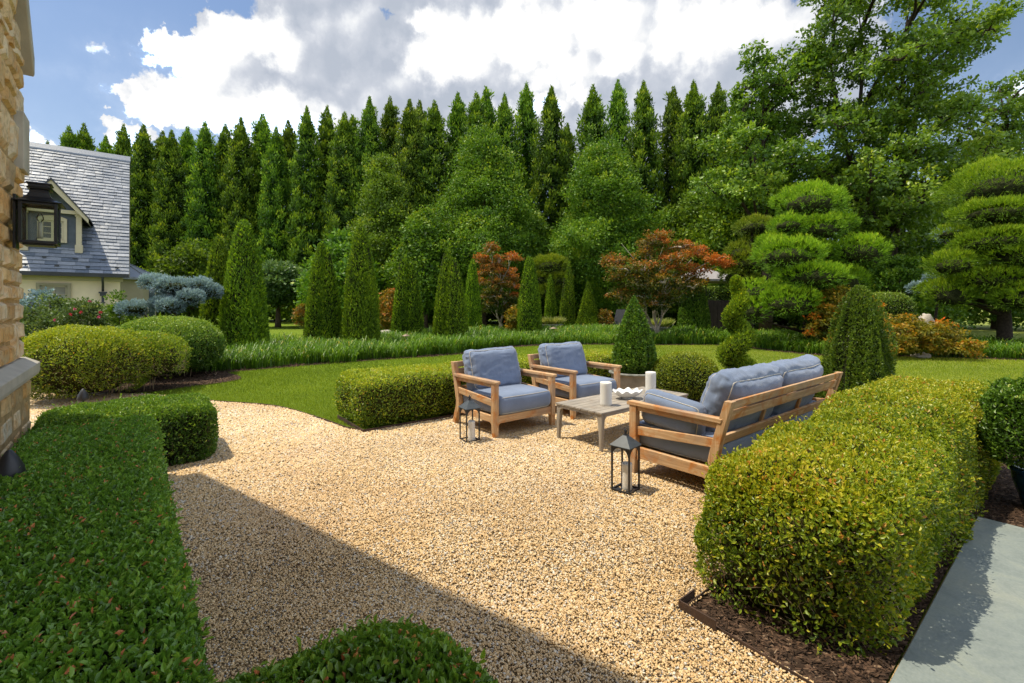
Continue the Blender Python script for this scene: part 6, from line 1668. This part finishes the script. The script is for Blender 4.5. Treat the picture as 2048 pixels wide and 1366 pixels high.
treepx('weeping_maple', 'small golden maple at the foot of the smaller red maple', 1030, 20.5, 612, 34, 326, ball, 60, .22, 70, .09, 'maple_gold', z0=.08, limbs=8, trunk_r=.04, droop=.6, cat='shrub')
treepx('red_shrub', 'little coppery shrub beside the terrace steps', 1208, 22, 622, 24, 327, ball, 34, .2, 60, .09, 'maple', z0=.08, limbs=6, trunk_r=.03, cat='shrub')
treepx('red_shrub', 'red-leaved shrub showing left of the blunt arborvitae', 608, 22, 612, 26, 328, ball, 30, .2, 60, .10, 'maple', z0=.08, limbs=6, trunk_r=.03, cat='shrub')

# ---- shrubs by the cottage
treepx('rose_bush', 'sprawling rose bush with a few red blooms nearest the pier', 100, 10.8, 592, 130, 341, egg, 190, .20, 70, .055, 'rose', z0=.20, limbs=30, trunk_r=.03, bark='bark', stems=5, lump=.5, cat='shrub')
treepx('rose_bush', 'second rose bush with red flowers in front of the downpipe', 168, 10.4, 603, 82, 342, ball, 120, .18, 70, .055, 'rose', z0=.20, limbs=24, trunk_r=.03, bark='bark', stems=4, lump=.5, cat='shrub')
rng = np.random.default_rng(8)
for i, (px, py, c) in enumerate(((201, 625, 'red_flower'), (162, 625, 'red_flower'), (179, 603, 'pink_flower'), (141, 629, 'red_flower'), (198, 634, 'pink_flower'), (150, 618, 'pink_flower'), (110, 640, 'pink_flower'))):
    Z = 9.9; g = Geo(); n = 26; N = rand_dirs(n, rng); V, F, m = leaf_quads(N * .008, nrm(N + [0, 0, .5]), .030, .026, rng); g.add(V, F)
    g.tube([(0, 0, 0), (.01, .02, -.14)], .003, 4, 1)
    o = g.build('rose_bloom', [MAT[c], MAT['rose']], None, ray(px, Z, py)); where = ('right of the downpipe', 'midway along the right rose bush', 'on the topmost thin stem', 'between the two bushes', 'lowest on the right', 'deep in the leaves, pale', 'on the left bush low down')[i]
    tag(o, f'{"red" if c[0] == "r" else "pink"} rose bloom {where}', 'flower', 'rose blooms')
treepx('golden_shrub', 'small yellow-tipped layered shrub beside the downpipe', 240, 12.6, 585, 62, 343, egg, 90, .20, 60, .07, 'bright', z0=.15, limbs=14, trunk_r=.03, flat=.4, cat='shrub')
treepx('dark_shrub', 'dark green layered shrub left of the blue spruce', 232, 13.2, 618, 70, 344, ball, 90, .22, 60, .08, 'katsura', z0=.05, limbs=8, cat='shrub')
treepx('blue_shrub', 'dusty blue-green shrub against the cottage window', 76, 13.5, 580, 60, 345, ball, 110, .26, 60, .10, 'spruce', z0=.15, limbs=8, cat='shrub')
clipped('flower_patch', 'low silver-leaved patch of pink flowers behind the nearest mound', 'flowers', ray(78, 9.2), 0, (.75, .4, .22), .2, .24, MAT['striped'], 5000, .05, lump=.05, seed=71, rough=.03, core=MAT['core'])
g = Geo(); rng = np.random.default_rng(14); n = 500; P = np.stack([rng.uniform(-.7, .7, n), rng.uniform(-.4, .4, n), rng.uniform(.35, .5, n)], 1)
V, F, m = leaf_quads(P, rand_dirs(n, rng), .035, .03, rng); g.add(V, F); tag(g.build('pink_blossom', MAT['pink_flower'], None, ray(78, 9.2)), 'scatter of tiny pink blossoms by the stone pier', 'flowers', kind='stuff')
clipped('clipped_mound', 'round golden clipped dome under the blue spruce', 'shrub', ray(318, 13.2), 0, (.62, .5, .34), .32, .36, MAT['box_gold'], 9000, .045, lump=.03, seed=72, gold_top=.4)
clipped('clipped_mound', 'large round clipped dome behind the orange laceleaf maple', 'shrub', ray(1768, 18.5), 0, (.95, .8, .75), .7, 1.35 - .2, MAT['box_dark'], 14000, .055, lump=.03, seed=73, gold_top=.4)
clipped('far_hedge', 'tall clipped hedge above the dark timber screen', 'hedge', ray(1430, 26), 0, (1.9, .7, .55), .25, 1.85, MAT['box_dark'], 16000, .07, lump=.04, seed=74, gold_top=.4)
clipped('clipped_mound', 'light green mound beneath the right blue spruce', 'shrub', ray(1815, 16.5), 0, (.7, .6, .35), .33, .5, MAT['bright'], 8000, .06, lump=.08, seed=75)
# planters of striped grass
for (px, Z, lab) in ((1103, 21.8, 'grey bowl of striped yellow grass beside the thin cypress'), (1315, 19.5, 'grey bowl of striped yellow grass at the red maple trunk')):
    t = thing('grass_planter', lab, 'planter', ray(px, Z), 0, 'grey bowls of striped grass')
    g = Geo(); g.lathe([(0, 0), (.3, 0), (.5, .45), (.56, .5), (.5, .52), (.4, .46), (0, .45)], sides=28); g.build('bowl', MAT['pot_rim'], t)
    rng = np.random.default_rng(int(px)); n = 1400; a = rng.uniform(0, 2 * PI, n); r_ = .42 * np.sqrt(rng.random(n)); P = np.stack([r_ * np.cos(a), r_ * np.sin(a), np.full(n, .5)], 1)
    D = nrm(np.stack([np.cos(a) * rng.uniform(.3, 1.3, n), np.sin(a) * rng.uniform(.3, 1.3, n), np.full(n, .8)], 1)); V, F, m = leaf_quads(P, D, rng.uniform(.2, .5, n), np.full(n, .03), rng)
    g = Geo(); g.add(V, F, 0, np.repeat(rng.random(n), m)); g.build('grass_tuft', MAT['striped'], t)
# rocks
def rock(label, pos, s, seed, sq=.7):
    g = Geo()
    for Q, F in cube_grid(10):
        P = nrm(Q); P = P * (1 + .22 * fbm(P, 1.6, seed, 4))[:, None] * np.array([s, s * .8, s * sq]); g.add(P, F, 0, .5, True)
    tag(g.build('boulder', MAT['rock'], None, (pos[0], pos[1], s * sq * .5)), label, 'rock', 'boulders')
rock('tall pale boulder under the right blue spruce', ray(1852, 16.2), .34, 1, 2.2)
rock('flat pinkish boulder right of the orange laceleaf maple', ray(1908, 13.0), .30, 2, .6)
rock('small pale boulder below the orange laceleaf maple', ray(1842, 12.6), .22, 3, .5)
rock('brown boulder at the base of the yellow weeping maple', ray(772, 21.5), .3, 4, .6)
rock('low stone by the trunk of the smaller maple', ray(972, 19.8), .3, 5, .4)
# spot lights standing in the hedges
spot('black cone spotlight standing in the near shaded hedge', (-2.68, 2.50, .525), 1.25)
spot('small black cone spotlight behind the half-sunlit hedge', (-4.62, 5.05, .42), 1.0)
